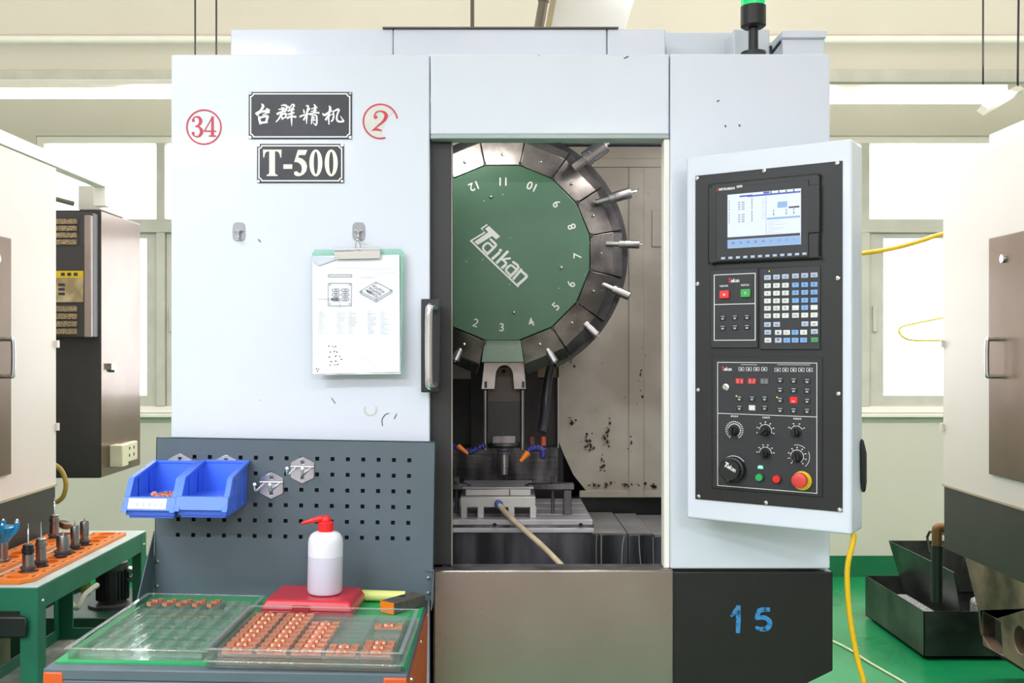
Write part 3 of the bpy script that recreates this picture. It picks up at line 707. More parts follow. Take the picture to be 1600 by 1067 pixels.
# ---------------------------------------------------------------- spindle head
YS = 0.42
sx = lambda p: xf(p, YS)
sz = lambda p: zf(p, YS)
sh = thing('spindle_head', 'steel spindle head with notched plate and guide rods below the drum', 'spindle', (sx(788), YS + .1, sz(720)))
ntch = [(sx(788 + 13 * math.cos(R(t))), sz(589 - 4 - 14 * math.sin(R(t)))) for t in range(0, 181, 15)]
MB().poly([[(sx(756), sz(566)), (sx(819), sz(566)), (sx(822), sz(608)), (sx(803), sz(608))] + ntch + [(sx(773), sz(608)), (sx(752), sz(608))]], YS, YS + .02).build('notched_plate', GREYST, sh, 0.002)
MB().ball((sx(787), YS, sz(580)), 0.006, n=8).build('plate_bolt', BLACK, sh)
for p in (757, 815.5):
    MB().box(sx(p), sx(p + 4), YS - .003, YS, sz(606), sz(596)).build('clip', BLACK, sh)
    MB().cyl((sx(p + 1), YS + .012, sz(610)), (sx(p + 1), YS + .012, sz(704)), 0.005, n=12).build('guide_rod', GREYST, sh)
MB().box(sx(762), sx(813), YS + .04, YS + .25, sz(630), sz(575)).build('head_block', mat('brownish_casting', (104, 94, 86), 0.5, 0.4, var=0.2), sh)
MB().box(sx(762), sx(813), YS + .03, YS + .25, sz(692), sz(629)).build('head_housing', INDARK, sh)
MB().box(sx(768), sx(806), YS + .02, YS + .2, sz(694), sz(682)).build('housing_band', WETST, sh, 0.002)
k_ = (DC + YS) / FPX
MB().lathe((sx(788), YS + .06, sz(694)), (0, 0, -1), [(0, 22 * k_), (4 * k_, 21 * k_), (7 * k_, 14 * k_)]).build('spindle_nose', WETST, sh)
MB().lathe((sx(788), YS + .06, sz(700)), (0, 0, -1), [(0, 9 * k_), (2 * k_, 9 * k_), (3 * k_, 12 * k_), (6 * k_, 12 * k_), (7 * k_, 9 * k_), (9 * k_, 11 * k_), (12 * k_, 11 * k_), (13 * k_, 7 * k_)]).build('holder_flange', DARKST, sh)
MB().lathe((sx(788), YS + .06, sz(712)), (0, 0, -1), [(0, 6.5 * k_), (22 * k_, 6.5 * k_), (23 * k_, 5.5 * k_), (33 * k_, 5.5 * k_)]).build('chuck', GREYST, sh)
# coolant nozzles
def nozzle(pts, r, tip, label, Y):
    t = thing('coolant_nozzle', label, 'nozzle', P(*pts[0], Y), 'coolant nozzles beside the spindle')
    P3 = catmull([P(a, b, Y) for a, b in pts], 4)
    for i, p in enumerate(P3[:-1:2]): MB().ball(p, r, n=10).build('hose_link', NOZB, t)
    a, b = P(*tip[0], Y), P(*tip[1], Y - .01); d = (b - a).normalized()
    MB().lathe(a, d, [(0, r), ((b - a).length * .5, r * .75), ((b - a).length, r * .45)], n=14).build('nozzle_tip', NOZO, t)
nozzle([(755, 697), (744, 702), (736, 706), (722, 702), (708, 697), (700, 696)], 0.0085, ((716, 697), (731, 709)), 'blue jointed coolant nozzle with orange tip left of the spindle', .40)
nozzle([(848, 712), (848, 704), (840, 700), (830, 701), (824, 706)], 0.0105, ((825, 707), (813, 721)), 'blue jointed coolant nozzle with orange tip right of the spindle', .40)
hv = thing('coolant_hose', 'dark wet coolant hose with orange valve behind the right nozzle', 'hose', P(852, 690, .6))
MB().tube([P(866, 555, .6), P(857, 590, .62), (P(853, 625, .62)), P(850, 655, .6), P(846, 675, .58)], 0.014, n=12).build('hose', DARKST, hv)
MB().cyl(P(849, 682, .55), P(849, 696, .55), 0.008, n=12).build('valve', mat('valve_orange', (206, 92, 50), 0.4), hv)
MB().cyl(P(830, 682, .55), P(831, 696, .55), 0.009, n=12).build('valve', mat('valve_dull', (120, 70, 66), 0.4), hv)

# ---------------------------------------------------------------- work table, fixture, hose
YT0, YT1 = 0.45, 0.87
ZT_ = zf(812, YT0); tx = lambda p, Y=YT0: xf(p, Y); tz = lambda p, Y=YT0: zf(p, Y)
wt = thing('work_table', 'wet steel machine table with slots inside the cabin', 'work table', (0.05, 0.65, ZT_ - 0.2))
xa, xb = tx(690), tx(926)
for k, (a, b) in enumerate(((0, .09), (.105, .2), (.215, .31), (.325, .42))):
    MB().box(xa, xb, YT0 + a, YT0 + b, ZT_ - 0.016, ZT_).build('table_top', mat('milky_table', (204, 198, 202), 0.38, 0.25, var=0.14, scale=7), wt, 0.002)
MB().box(xa, xb + .004, YT0 + .004, YT1, tz(826), ZT_ - 0.016).build('table_rim', WETST, wt, 0.002)
MB().box(xa, xb + .004, YT0 - .006, YT0 + .03, tz(832), tz(825)).build('table_lip', mat('milky_table', (186, 180, 184)), wt, 0.002)
MB().box(xa, xb, YT0 + .002, YT1 - .02, tz(930), tz(832)).build('table_apron', DARKST, wt, 0.003)
for p in (773, 907): MB().lathe((tx(p), YT0 - .002, tz(819)), (0, -1, 0), [(0, .006), (.008, .006)], n=12).build('bolt', CHROME, wt)
# fixture on risers
fx = thing('fixture_plate', 'silver aluminium fixture block on riser blocks upon the table', 'fixture', (tx(777), YT0 + .1, ZT_))
Yf = YT0 + .03; fz = lambda p: zf(p, Yf); fxx = lambda p: xf(p, Yf)
for a, b in ((720, 730), (746, 756), (794, 804), (828, 838)):
    MB().box(fxx(a), fxx(b), Yf, Yf + .16, ZT_, fz(791)).build('riser', ALU, fx, 0.002)
MB().box(fxx(719), fxx(837), Yf, Yf + .17, fz(793), fz(776)).build('base_block', ALU, fx, 0.003)
MB().box(fxx(727), fxx(830), Yf + .015, Yf + .15, fz(776), fz(765)).build('vise_body', ALU, fx, 0.003)
MB().box(fxx(795.5), fxx(797.5), Yf + .012, Yf + .02, fz(775), fz(766)).build('split', DARKST, fx)
MB().box(fxx(722), fxx(834), Yf + .012, Yf + .17, fz(765), fz(762)).build('top_plate', mat('milky_table', (186, 180, 184)), fx, 0.002)
for p in (732, 824): MB().cyl((fxx(p), Yf + .045, fz(762)), (fxx(p), Yf + .045, fz(760)), 0.006, n=12).build('screw', BLACK, fx)
def clamp(X0, X1, xs_, label, xb_=None):
    t = thing('strap_clamp', label, 'clamp', (xs_, Yf + .1, ZT_), 'strap clamps on the work table')
    zc = fz(770)
    MB().box(X0, X1, Yf + .06, Yf + .10, zc, zc + .018).build('strap', WETST, t, 0.003)
    MB().cyl((xs_, Yf + .08, ZT_), (xs_, Yf + .08, zc + .04), 0.0055, n=12).build('stud', DARKST, t)
    MB().lathe((xs_, Yf + .08, zc + .018), (0, 0, 1), [(0, .012), (.004, .012), (.005, .009), (.018, .009)], n=6).build('nut', GREYST, t)
    if xb_: MB().box(xb_ - .012, xb_ + .012, Yf + .055, Yf + .095, ZT_, zc - .001).build('heel_block', DARKST, t, 0.002)
clamp(fxx(826), fxx(900), fxx(866), 'steel strap clamp with stud and nut right of the fixture', fxx(889))
clamp(fxx(700), fxx(728), fxx(712), 'steel strap clamp partly hidden behind the door edge, left of the fixture')
# cream hose from the fixture over the sill
ch = thing('air_hose', 'cream hose with blue fitting running down from the fixture', 'hose', P(779, 787, Yf))
MB().tube([P(779, 787, Yf - .01), P(790, 801, Yf - .03), P(812, 822, Yf - .08), P(845, 851, Yf - .14), P(880, 886, Yf - .2), P(905, 915, Yf - .26), P(915, 945, Yf - .28)], 0.0085, n=12).build('hose', HOSEC, ch)
MB().lathe(P(778.5, 787, Yf - .002), (0.2, -1, -.1), [(0, .0125), (.014, .0125), (.016, .009)], n=16).build('fitting', mat('fitting_blue', (44, 84, 170), 0.35), ch)
# cabin work lamp (real lamp of the machine, mounted high inside behind the front panel)
wlp = thing('cabin_or_fill_lamp', 'work lamp under the cabin roof behind the header', 'lamp', (-0.15, 0.12, 2.25))
MB().box(-0.3, 0.05, 0.07, 0.17, 2.26, 2.29).build('lamp_housing', PVCW, wlp, 0.004)
al = area('cabin_or_fill_light', (-0.12, 0.12, 2.255), 0.32, 0.06, 3.6, (1, .97, .95), (R(28), 0, 0))
fill_lamp = thing('cabin_or_fill_lamp', 'added fill lamp under the cabin roof on the right', 'lamp', (0.5, 0.14, 2.25))  # unseen fill lamp, added to brighten the right cabin wall
MB().box(0.36, 0.66, 0.09, 0.19, 2.26, 2.29).build('lamp_housing', PVCW, fill_lamp, 0.004)
area('cabin_or_fill_light', (0.5, 0.14, 2.255), 0.28, 0.06, 5, (1, .97, .95), (R(32), 0, 0))

# ================================================================== CONTROL PANEL (pendant)
a_ = math.atan2(-.217, .322)
FP_ = Matrix.Translation((0.458, -0.10, 0)) @ Matrix.Rotation(a_, 4, 'Z')
def pn(px_, py_, h=0.0): return ray_local(FP_, px_, py_, -h)
cp = thing('control_panel', 'white swivelling control panel with black face, screen, keypad and knobs', 'control panel', M=FP_ @ Matrix.Translation((0.19, 0.05, 1.19)))
W_, Z0_, Z1_ = 0.388, 1.1915, 2.0615
MB(FP_).box(0, W_, 0, 0.093, Z0_, Z1_).build('enclosure', WHITE, cp, 0.006, 3)
MB(FP_).cyl((0.12, 0.093, 1.6), (0.074, 0.160, 1.6), 0.03).build('swivel_arm', WHITE, cp)
hd = MB(FP_).poly([[(0.062, 1.40), (0.088, 1.37), (0.09, 1.30), (0.076, 1.275), (0.068, 1.30)]], W_ + .001, W_ + .011, 'yz').build('hand_grip', BLACK, cp, 0.004)
def quad(p):                       # four photo corners -> local rectangle
    xs = [pn(*c) for c in p]; return (min((xs[0][0] + xs[3][0]) / 2, 9), (xs[1][0] + xs[2][0]) / 2, (xs[2][1] + xs[3][1]) / 2, (xs[0][1] + xs[1][1]) / 2)
bx0, bx1, bz0, bz1 = quad([(1086, 275.5), (1315.5, 250.8), (1318, 801.5), (1088, 778)])
bez = MB(FP_).box(bx0, bx1, -0.003, 0, bz0, bz1).build('face_plate', PANELB, cp, 0.001)
for c in ((1090, 279), (1195, 267), (1309, 255), (1091, 444), (1310, 435), (1092, 609), (1311, 615), (1093, 775), (1198, 785), (1313, 796)):
    x, z = pn(*c); MB(FP_).lathe((x, -0.003, z), (0, -1, 0), [(0, .005), (.0025, .0045), (.003, .002), (.001, .0015)], n=14).build('screw', CHROME, bez)
# screen unit
x0, x1, z0, z1 = quad([(1108, 290), (1283, 270), (1284, 404), (1110, 414)])
sc_h = 0.014
scu = MB(FP_).box(x0, x1, -sc_h, -0.003, z0, z1).build('display_unit', BLACK, cp, 0.004)
def rect(c4, h): return quad4(c4, h)
def quad4(c4, h):
    xs = [pn(c[0], c[1], h) for c in c4]; return ((xs[0][0] + xs[3][0]) / 2, (xs[1][0] + xs[2][0]) / 2, (xs[2][1] + xs[3][1]) / 2, (xs[0][1] + xs[1][1]) / 2)
x0, x1, z0, z1 = quad4([(1118, 292), (1259, 283), (1268, 400), (1120, 410)], sc_h + .002)
MB(FP_).box(x0, x1, -sc_h - .003, -sc_h, z0, z1).build('display_bezel', KEYPAN, scu, 0.0015)
H = sc_h + .0036
x0, x1, z0, z1 = quad4([(1136.5, 305), (1251, 293.5), (1251.8, 381), (1137, 388.5)], H)
MB(FP_).box(x0, x1, -H, -sc_h - .003, z0, z1).build('screen', SCREEN, scu)
SW, SH = x1 - x0, z1 - z0
def sr(mb, a, b, c, d, k=0.0): mb.box(x0 + SW * a, x0 + SW * b, -H - .0004 - k, -H, z0 + SH * c, z0 + SH * d)
for q4, nm_, mt_ in (((.28, .995, .925, .955), 'screen_bar', SC_BLUE), ((.17, .35, .935, .965), 'screen_bar', SC_BLUE), ((.5, .58, .96, .995), 'screen_tab', SC_BLUE),
                     ((0, .99, .155, .205), 'screen_bar', SC_DK), ((.84, .98, .66, .69), 'screen_bar', SC_DK), ((0, .998, .005, .15), 'screen_menu', SC_LB),
                     ((.69, .82, .68, .79), 'screen_box', SC_LB), ((.55, .99, .48, .515), 'screen_bar', SC_LB)) + tuple(((a, a + .015, .955, .995), 'screen_tab', SC_DK) for a in (.595, .7, .8, .9)):
    m1 = MB(FP_); sr(m1, *q4); m1.build(nm_, mt_, scu)
m1 = MB(FP_)
for r_ in range(10):
    z_ = .87 - r_ * .042 - (.02 if r_ > 4 else 0)
    sr(m1, .02, .03, z_, z_ + .026); sr(m1, .335, .35, z_, z_ + .028)
    for a, b in ((.15, .18), (.2, .24)):
        if r_ % 5: sr(m1, a, b, z_, z_ + .018)
    if r_ < 9: sr(m1, .47, .53, z_, z_ + .004)
sr(m1, .535, .539, .21, .92)
for a in (.63, .8, .9): sr(m1, a, a + .015, .55, .6); sr(m1, a, a + .015, .62, .65)
for k in range(8): sr(m1, .56 + .0 * k, .56 + .3 * random.random() + .05, .44 - k * .03, .443 - k * .03)
for k in range(9): sr(m1, .06 + k * .105, .10 + k * .105, .07, .115)
m1.build('screen_text', SC_GR, scu)['kind'] = 'stuff'
for k in range(12):
    t = k / 11.0
    x, z = pn(1130 + (1257 - 1130) * t, 403.5 + (396.5 - 403.5) * t, sc_h + .004)
    MB(FP_).box(x - .0048, x + .0048, -sc_h - .0055, -sc_h - .003, z - .0028, z + .0028).build('soft_key', mat('key_lilac', (186, 196, 220), 0.5), scu, 0.0006)
tm = MB(FP_); x, z = pn(1123.5, 296.3, H); text_mb(tm, 'MITSUBISHI', x, -sc_h - .0034, z, 0.0055, align='LEFT', sx=1.0, bold=.0002)
x, z = pn(1151, 292, H); text_mb(tm, 'M70', x, -sc_h - .0034, z, 0.0055, align='LEFT', bold=.0002); tm.build('maker_name', BRUSHW, scu)
tm = MB(FP_); x, z = pn(1121.5, 296.5, H)
for k in range(3):
    an = R(90 + 120 * k); u1 = (math.cos(an), math.sin(an)); r_ = .0032
    l = [(x, z), (x + r_ * math.cos(an - .52), z + r_ * math.sin(an - .52)), (x + r_ * 1.6 * u1[0], z + r_ * 1.6 * u1[1]), (x + r_ * math.cos(an + .52), z + r_ * math.sin(an + .52))]
    tm.poly([l], -sc_h - .0036, -sc_h - .003)
tm.build('emblem', mat('emblem_red', (214, 60, 50), 0.5), scu)
x0, x1, z0, z1 = quad4([(1262, 289), (1281, 288), (1281, 364), (1262, 364)], sc_h)
MB(FP_).box(x0, x1, -sc_h - .003, -sc_h, z0, z1).build('card_slot_cover', BLACK, scu, 0.002)
for c in ((1110.5, 291), (1279, 272.5), (1112, 412), (1281, 402)):
    x, z = pn(c[0], c[1], sc_h); MB(FP_).cyl((x, -sc_h - .001, z), (x, -sc_h + .002, z), .003, n=10).build('screw', mat('hole_black', (8, 8, 8), 0.6), scu)

# logo stroke helper on the panel: red T and white letters
def panel_logo(mbr, mbw, x, z, h, y, rot=0.0):
    ca, sa = math.cos(rot), math.sin(rot)
    def cv(a, b): return (x + (a * ca + b * sa) * h, z + (b * ca - a * sa) * h, h)
    for p in ([(0, .95, .22), (.75, .95, .22)], [(.42, 1, .26), (.30, 0, .26)]): mbr.stroke(p, y, conv=cv, smooth=0)
    L = .62
    for p in ([(.72, .6, .14), (1.0, .6, .14), (.98, .05, .15)], [(.98, .35, .12), (.68, .32, .12), (.68, .08, .12), (.98, .06, .12)],
              [(1.22, .6, .15), (1.2, .05, .15)], [(1.42, .95, .15), (1.4, .05, .15)], [(1.75, .62, .13), (1.45, .35, .13), (1.78, .05, .14)],
              [(1.92, .6, .14), (2.2, .6, .14), (2.18, .05, .15)], [(2.18, .35, .12), (1.9, .32, .12), (1.9, .08, .12), (2.18, .06, .12)],
              [(2.42, .6, .15), (2.4, .05, .15)], [(2.42, .55, .13), (2.72, .58, .13), (2.74, .05, .15)]):
        mbw.stroke(p, y, conv=cv, smooth=0)

# left small key block
x0, x1, z0, z1 = quad([(1111, 424), (1185, 416), (1187, 542), (1112, 546)])
blk = MB(FP_).box(x0, x1, -0.007, -0.003, z0, z1).build('power_block', KEYPAN, cp, 0.002)
Hb = .0072
fr = MB(FP_); a0, a1, c0, c1 = quad4([(1115, 430), (1180, 425.5), (1181, 531.5), (1116, 532.5)], Hb); t = .0016
fr.poly([[(a0, c0), (a1, c0), (a1, c1), (a0, c1)], [(a0 + t, c0 + t), (a0 + t, c1 - t), (a1 - t, c1 - t), (a1 - t, c0 + t)]], -Hb - .0004, -.007)
_, zm = pn(1148, 475, Hb); fr.box(a0, a1, -Hb - .0004, -.007, zm - t / 2, zm + t / 2)
fr.build('printed_frame', BRUSHW, blk)
mr_, mw_ = MB(FP_), MB(FP_); x, z = pn(1138, 441.5, Hb); panel_logo(mr_, mw_, x, z, .0095, -Hb - .0004)
mr_.build('logo_initial', mat('logo_red', (214, 40, 50), 0.5), blk); mw_.build('logo_letters', BRUSHW, blk)
tm = MB(FP_)
x, z = pn(1131, 447, Hb); text_mb(tm, '电源关断', x, -Hb - .0002, z, .0038)
x, z = pn(1164, 445.5, Hb); text_mb(tm, '电源开启', x, -Hb - .0002, z, .0038)
tm.build('printed_caption', BRUSHW, blk)
for px_, py_, col, nm_, ch_ in ((1131.5, 460, (204, 50, 54), 'red', 'O'), (1164.5, 458, (62, 150, 74), 'green', 'I')):
    x, z = pn(px_, py_, .012)
    bu = MB(FP_).box(x - .0115, x + .0115, -.014, -.007, z - .0095, z + .0095).build('power_button', mat('button_' + nm_, col, 0.4, emit=col, es=0.35), blk, 0.002, label=nm_ + ' lit square push button')
tm = MB(FP_)
for px_, py_, ch_ in ((1131.5, 460, 'o'), (1164.5, 458, 'I')):
    x, z = pn(px_, py_, .014); text_mb(tm, ch_, x, -.0143, z, .0055, bold=.0004)
tm.build('button_symbol', BRUSHW, blk)
KEYD = mat('key_dark', (34, 36, 40), 0.4)
gl = MB(FP_)
def dark_key(px_, py_, parent, h=.007, w_=.0068, hh=.0062):
    x, z = pn(px_, py_, h)
    MB(FP_).box(x - w_, x + w_, -h - .002, -h, z - hh, z + hh).build('key', KEYD, parent, 0.0012)
    y = -h - .0024
    gl.box(x - .0045, x + .0050, y, y + .0005, z + .0026, z + .0042); gl.box(x - .0028, x + .0028, y, y + .0005, z - .0042, z - .0004)
    return x, z
for r_ in range(2):
    for c_ in range(3):
        dark_key(1129.5 + c_ * 19, 496.5 + r_ * 15.5 - c_ * .6, blk)
gl.build('key_symbol', mat('symbol_grey', (178, 182, 186), 0.6), blk)['kind'] = 'stuff'

# keypad
x0, x1, z0, z1 = quad([(1188, 420), (1282, 414), (1284, 545), (1189, 548)])
kp = MB(FP_).box(x0, x1, -0.007, -0.003, z0, z1).build('keypad', KEYPAN, cp, 0.002)
KW = mat('key_white', (226, 228, 226), 0.5); KL = mat('key_lilac', (186, 196, 220)); KB = mat('key_blue', (128, 172, 226), 0.5); KG = mat('key_green', (70, 160, 104), 0.5)
S7 = 7.62; kx = [717, 824, 930]; kr = [1050, 1160, 1272]
rows = [(180, [KL] * 6, ['', '', '', '', '', '']), (278, [KW, KW, KW, KB, KB, KB], list('ONG789')), (370, [KW, KW, KW, KB, KB, KB], list('XYZ456')), (460, [KW, KW, KW, KB, KB, KB], list('FDH123')),
        (547, [KW, KW, KW, KW, KB, KW], list('PQR-0.')), (637, [KW] * 6, ['M', 'S', 'T', 'EOB', '=', '/'])]
keys = []
for yy, ms, ch_ in rows:
    for i in range(6):
        X_ = (kx + kr)[i]; dyy = -(X_ - 717) * .055 if yy < 250 else -(X_ - 717) * .028 if yy < 400 else -(X_ - 717) * .02
        keys.append((X_, yy + dyy, ms[i], ch_[i]))
for X_, yy, m_ in ((717, 740, KL), (826, 738, KL), (1163, 732, KL), (1273, 730, KW), (720, 832, KL), (845, 834, KW), (945, 834, KW), (1045, 833, KB), (1147, 832, KW), (1275, 823, KL),
                   (722, 926, KW), (845, 927, KL), (947, 927, KB), (1046, 926, KB), (1147, 925, KB), (1277, 922, KG)):
    keys.append((X_, yy, m_, {(845, 834): '▲', (945, 834): '←', (1045, 833): '↑', (1147, 832): '→', (947, 927): '←', (1046, 926): '↓', (1147, 925): '→', (845, 927): '▼'}.get((X_, yy), '')))
tm = MB(FP_)
for X_, yy, m_, ch_ in keys:
    x, z = pn(1105 + X_ / S7, 410 + yy / S7, .009)
    MB(FP_).box(x - .0078, x + .0078, -.0095, -.007, z - .0056, z + .0056).build('key', m_, kp, 0.001)
    if ch_: text_mb(tm, ch_, x, -.0098, z, .0055 if len(ch_) == 1 else .0036, ex=.0002)
    else:
        tm.box(x - .004, x + .004, -.0099, -.0095, z - .0003, z + .0009); tm.box(x - .003, x + .003, -.0099, -.0095, z - .0025, z - .0016)
tm.build('key_legend', mat('legend_grey', (92, 98, 112), 0.6), kp)['kind'] = 'stuff'
x, z = pn(1202, 423.7, .007); MB(FP_).ball((x, -.0075, z), .0016, n=8).build('indicator', mat('led_yellow', (220, 220, 60), 0.4, emit=(220, 230, 60), es=1.2), kp)

# lower operator block
x0, x1, z0, z1 = quad([(1113, 557), (1285, 558), (1287, 772), (1114, 767)])
ob = MB(FP_).box(x0, x1, -0.006, -0.003, z0, z1).build('operator_block', PANELB, cp, 0.002)
x0, x1, z0, z1 = quad([(1118, 563), (1280, 563), (1281, 772), (1119, 765)])
MB(FP_).box(x0, x1, -0.0072, -0.006, z0 + .004, z1).build('operator_face', KEYPAN, ob, 0.001)
Ho = .0074
fr = MB(FP_); a0, a1, c0, c1 = quad4([(1120.5, 565.5), (1276, 567), (1277.5, 770), (1121.5, 760)], Ho); t = .0012
fr.poly([[(a0, c0), (a1, c0), (a1, c1), (a0, c1)], [(a0 + t, c0 + t), (a0 + t, c1 - t), (a1 - t, c1 - t), (a1 - t, c0 + t)]], -Ho - .0004, -.0072)
_, zm = pn(1198, 648.5, Ho); fr.box(a0, a1, -Ho - .0004, -.0072, zm - t / 2, zm + t / 2)
S4 = 8.889
for a in (430, 535, 640, 748, 933, 1042, 1153, 1264, 1376):      # outlined lamp boxes
    x, z = pn(1110 + a / S4, 555 + (192 if a < 800 else 202) / S4, Ho); w_, h_ = .0066, .0042
    fr.poly([[(x - w_, z - h_), (x + w_, z - h_), (x + w_, z + h_), (x - w_, z + h_)], [(x - w_ + .0008, z - h_ + .0008), (x - w_ + .0008, z + h_ - .0008), (x + w_ - .0008, z + h_ - .0008), (x + w_ - .0008, z - h_ + .0008)]], -Ho - .0004, -.0072)
    fr.box(x - .0022, x + .0022, -Ho - .0004, -.0072, z - .0018, z + .0012)
for a, b in ((425, 650), (930, 1385)):
    xa_, za_ = pn(1110 + a / S4, 555 + 130 / S4, Ho); xb_, zb_ = pn(1110 + b / S4, 555 + 132 / S4, Ho); fr.box(xa_, xb_, -Ho - .0004, -.0072, za_ - .0004, za_ + .0004)
fr.build('printed_frame', BRUSHW, ob)
mr_, mw_ = MB(FP_), MB(FP_); x, z = pn(1127.5, 579, Ho); panel_logo(mr_, mw_, x, z, .0088, -Ho - .0004)
mr_.build('logo_initial', MATS['logo_red'], ob); mw_.build('logo_letters', BRUSHW, ob)
SEG = mat('led_red', (60, 8, 8), 0.4, emit=(235, 60, 60), es=0.55); SEGL = mat('led_lit', (80, 20, 20), 0.4, emit=(255, 190, 190), es=1.0); SEGO = mat('led_off', (96, 98, 98), 0.4)
def seg7(mb, x, z, s, on, y):
    P7 = {'a': (0, 1, 1), 'g': (0, 0, 1), 'd': (0, -1, 1), 'f': (-.5, .5, 0), 'b': (.5, .5, 0), 'e': (-.5, -.5, 0), 'c': (.5, -.5, 0)}
    for k in on:
        a, b, hz = P7[k]; cx_, cz_ = x + a * s, z + b * s
        if hz: mb.box(cx_ - s * .4, cx_ + s * .4, y - .0004, y, cz_ - s * .12, cz_ + s * .12)
        else: mb.box(cx_ - s * .12, cx_ + s * .12, y - .0004, y, cz_ - s * .4, cz_ + s * .4)
for i, (a, digs) in enumerate(((408, ('abcdef', 'abgcd')), (580, ('abcdef', 'abged')), (752, ('abcdefg', 'abcdefg')))):
    x, z = pn(1110 + a / S4, 555 + (358 + i * 2) / S4, Ho)
    dd = MB(FP_).box(x - .0098, x + .0098, -.0098, -.0072, z - .0068, z + .0068).build('digit_display', SEG if i < 2 else SEGO, ob, 0.0008)
    m7 = MB(FP_); seg7(m7, x - .0042, z, .0036, digs[0], -.0098); seg7(m7, x + .0046, z, .0036, digs[1], -.0098)
    m7.build('digits', SEGL if i < 2 else mat('led_dim', (160, 162, 160), 0.5), ob)
x, z = pn(1134, 605, .01)
MB(FP_).lathe((x, -.0072, z), (0, -1, 0), [(0, .0085), (.004, .0085), (.005, .007), (.0052, .003)], n=24).build('key_switch', CHROME, ob)
MB(FP_).box(x - .0006, x + .0006, -.0128, -.0122, z - .003, z + .003).build('keyhole', BLACK, ob)
gl = MB(FP_)
for r_, yy in enumerate((345, 480, 620, 760)):
    for c_, xx in enumerate((970, 1158, 1345)):
        if (r_, c_) == (2, 1):
            x, z = pn(1110 + xx / S4, 555 + (yy + 4) / S4, Ho)
            MB(FP_).box(x - .0085, x + .0085, -.0098, -.0072, z - .0072, z + .0072).build('key', mat('key_red_lit', (226, 24, 24), 0.4, emit=(230, 20, 20), es=0.5), ob, 0.001, label='red lit key')
            gl.box(x - .004, x + .003, -.0102, -.0098, z - .004, z - .001)
        else: dark_key(1110 + xx / S4, 555 + (yy + 6 * c_) / S4, ob, Ho)
for r_, yy in enumerate((600, 730)):
    for c_, xx in enumerate((405, 580, 755)):
        if (r_, c_) == (1, 1):
            x, z = pn(1110 + xx / S4, 555 + yy / S4, Ho); MB(FP_).box(x - .0075, x + .0075, -.0098, -.0072, z - .006, z + .006).build('key', KW, ob, 0.001, label='white key')
        else: dark_key(1110 + xx / S4, 555 + yy / S4, ob, Ho)
gl.build('key_symbol', MATS['symbol_grey'], ob)['kind'] = 'stuff'
for c in ((1151, 618.5), (1214.5, 620.5)):
    x, z = pn(c[0], c[1], Ho); MB(FP_).ball((x, -.009, z), .0017, n=8).build('indicator', MATS['led_yellow'], ob)
# rotary knobs with dials
cap = MB(FP_); dial = MB(FP_); S5 = 7.111
def knob(px_, py_, r, a0, a1, nt, txt=None, tpos=None, turn=100, rd=None):
    x, z = pn(px_, py_, Ho)
    rd = rd or r * 1.12
    dial.ring((x, z), rd, rd + .0009, -Ho - .0004, -.0072, n=28, a0=R(a0), a1=R(a1))
    for k in range(nt):
        an = R(a0 + (a1 - a0) * k / (nt - 1)); c_, s_ = math.cos(an), math.sin(an)
        dial.stroke([(x + c_ * rd, z + s_ * rd, .0009), (x + c_ * (rd + .003), z + s_ * (rd + .003), .0009)], -Ho - .0004, conv=lambda a, b: (a, b, 1), smooth=0)
        q_ = rd + .0062; dial.box(x + c_ * q_ - .0016, x + c_ * q_ + .0016, -Ho - .0004, -.0072, z + s_ * q_ - .0009, z + s_ * q_ + .0009)
    kb = MB(FP_).lathe((x, -.0072, z), (0, -1, 0), [(0, r), (.003, r), (.005, r * .82), (.016, r * .78), (.018, r * .7)], n=28).build('knob', BLACK, ob)
    d = Vector((math.cos(R(turn)), 0, math.sin(R(turn)))); n_ = Vector((-d.z, 0, d.x)); c = Vector((x, -.0072, z))
    m = MB(FP_); h = r * .3
    v = [c + d * r * .8 + n_ * h * .6, c + d * r * .8 - n_ * h * .6, c - d * r * .8 - n_ * h, c - d * r * .8 + n_ * h]
    m.add([p + Vector((0, -.014, 0)) for p in v] + [p + Vector((0, -.026, 0)) for p in v], [(0, 1, 2, 3), (7, 6, 5, 4), (0, 4, 5, 1), (1, 5, 6, 2), (2, 6, 7, 3), (3, 7, 4, 0)])
    m.build('knob_grip', BLACK, kb, 0.001)
    if txt:
        tx_, tz_ = pn(*tpos, Ho); text_mb(cap, txt, tx_, -Ho - .0002, tz_, .0034)
knob(1147.5, 672, .0125, -55, 235, 22, '进给倍率', (1147.5, 650.5), 85)
knob(1196, 673, .0125, -15, 195, 7, '主轴倍率', (1197, 652.5), 40)
knob(1244.5, 675, .011, 30, 150, 4, '快速倍率', (1246, 654.5), 95, rd=.0135)
knob(1196, 708, .0115, 5, 175, 6, turn=95, rd=.0135)
knob(1245.5, 713, .0125, -50, 230, 9, turn=100)
x, z = pn(1245.5, 713, Ho); dial.ring((x, z), .0275, .0284, -Ho - .0004, -.0072, n=20, a0=R(-50), a1=R(25)); dial.ring((x, z), .0255, .0264, -Ho - .0004, -.0072, n=20, a0=R(48), a1=R(105))
x, z = pn(1146.5, 733, Ho); dial.ring((x, z), .0305, .0316, -Ho - .0004, -.0072, n=28, a0=R(38), a1=R(142))
dial.build('dial_marks', BRUSHW, ob)['kind'] = 'stuff'; cap.build('printed_caption', BRUSHW, ob)
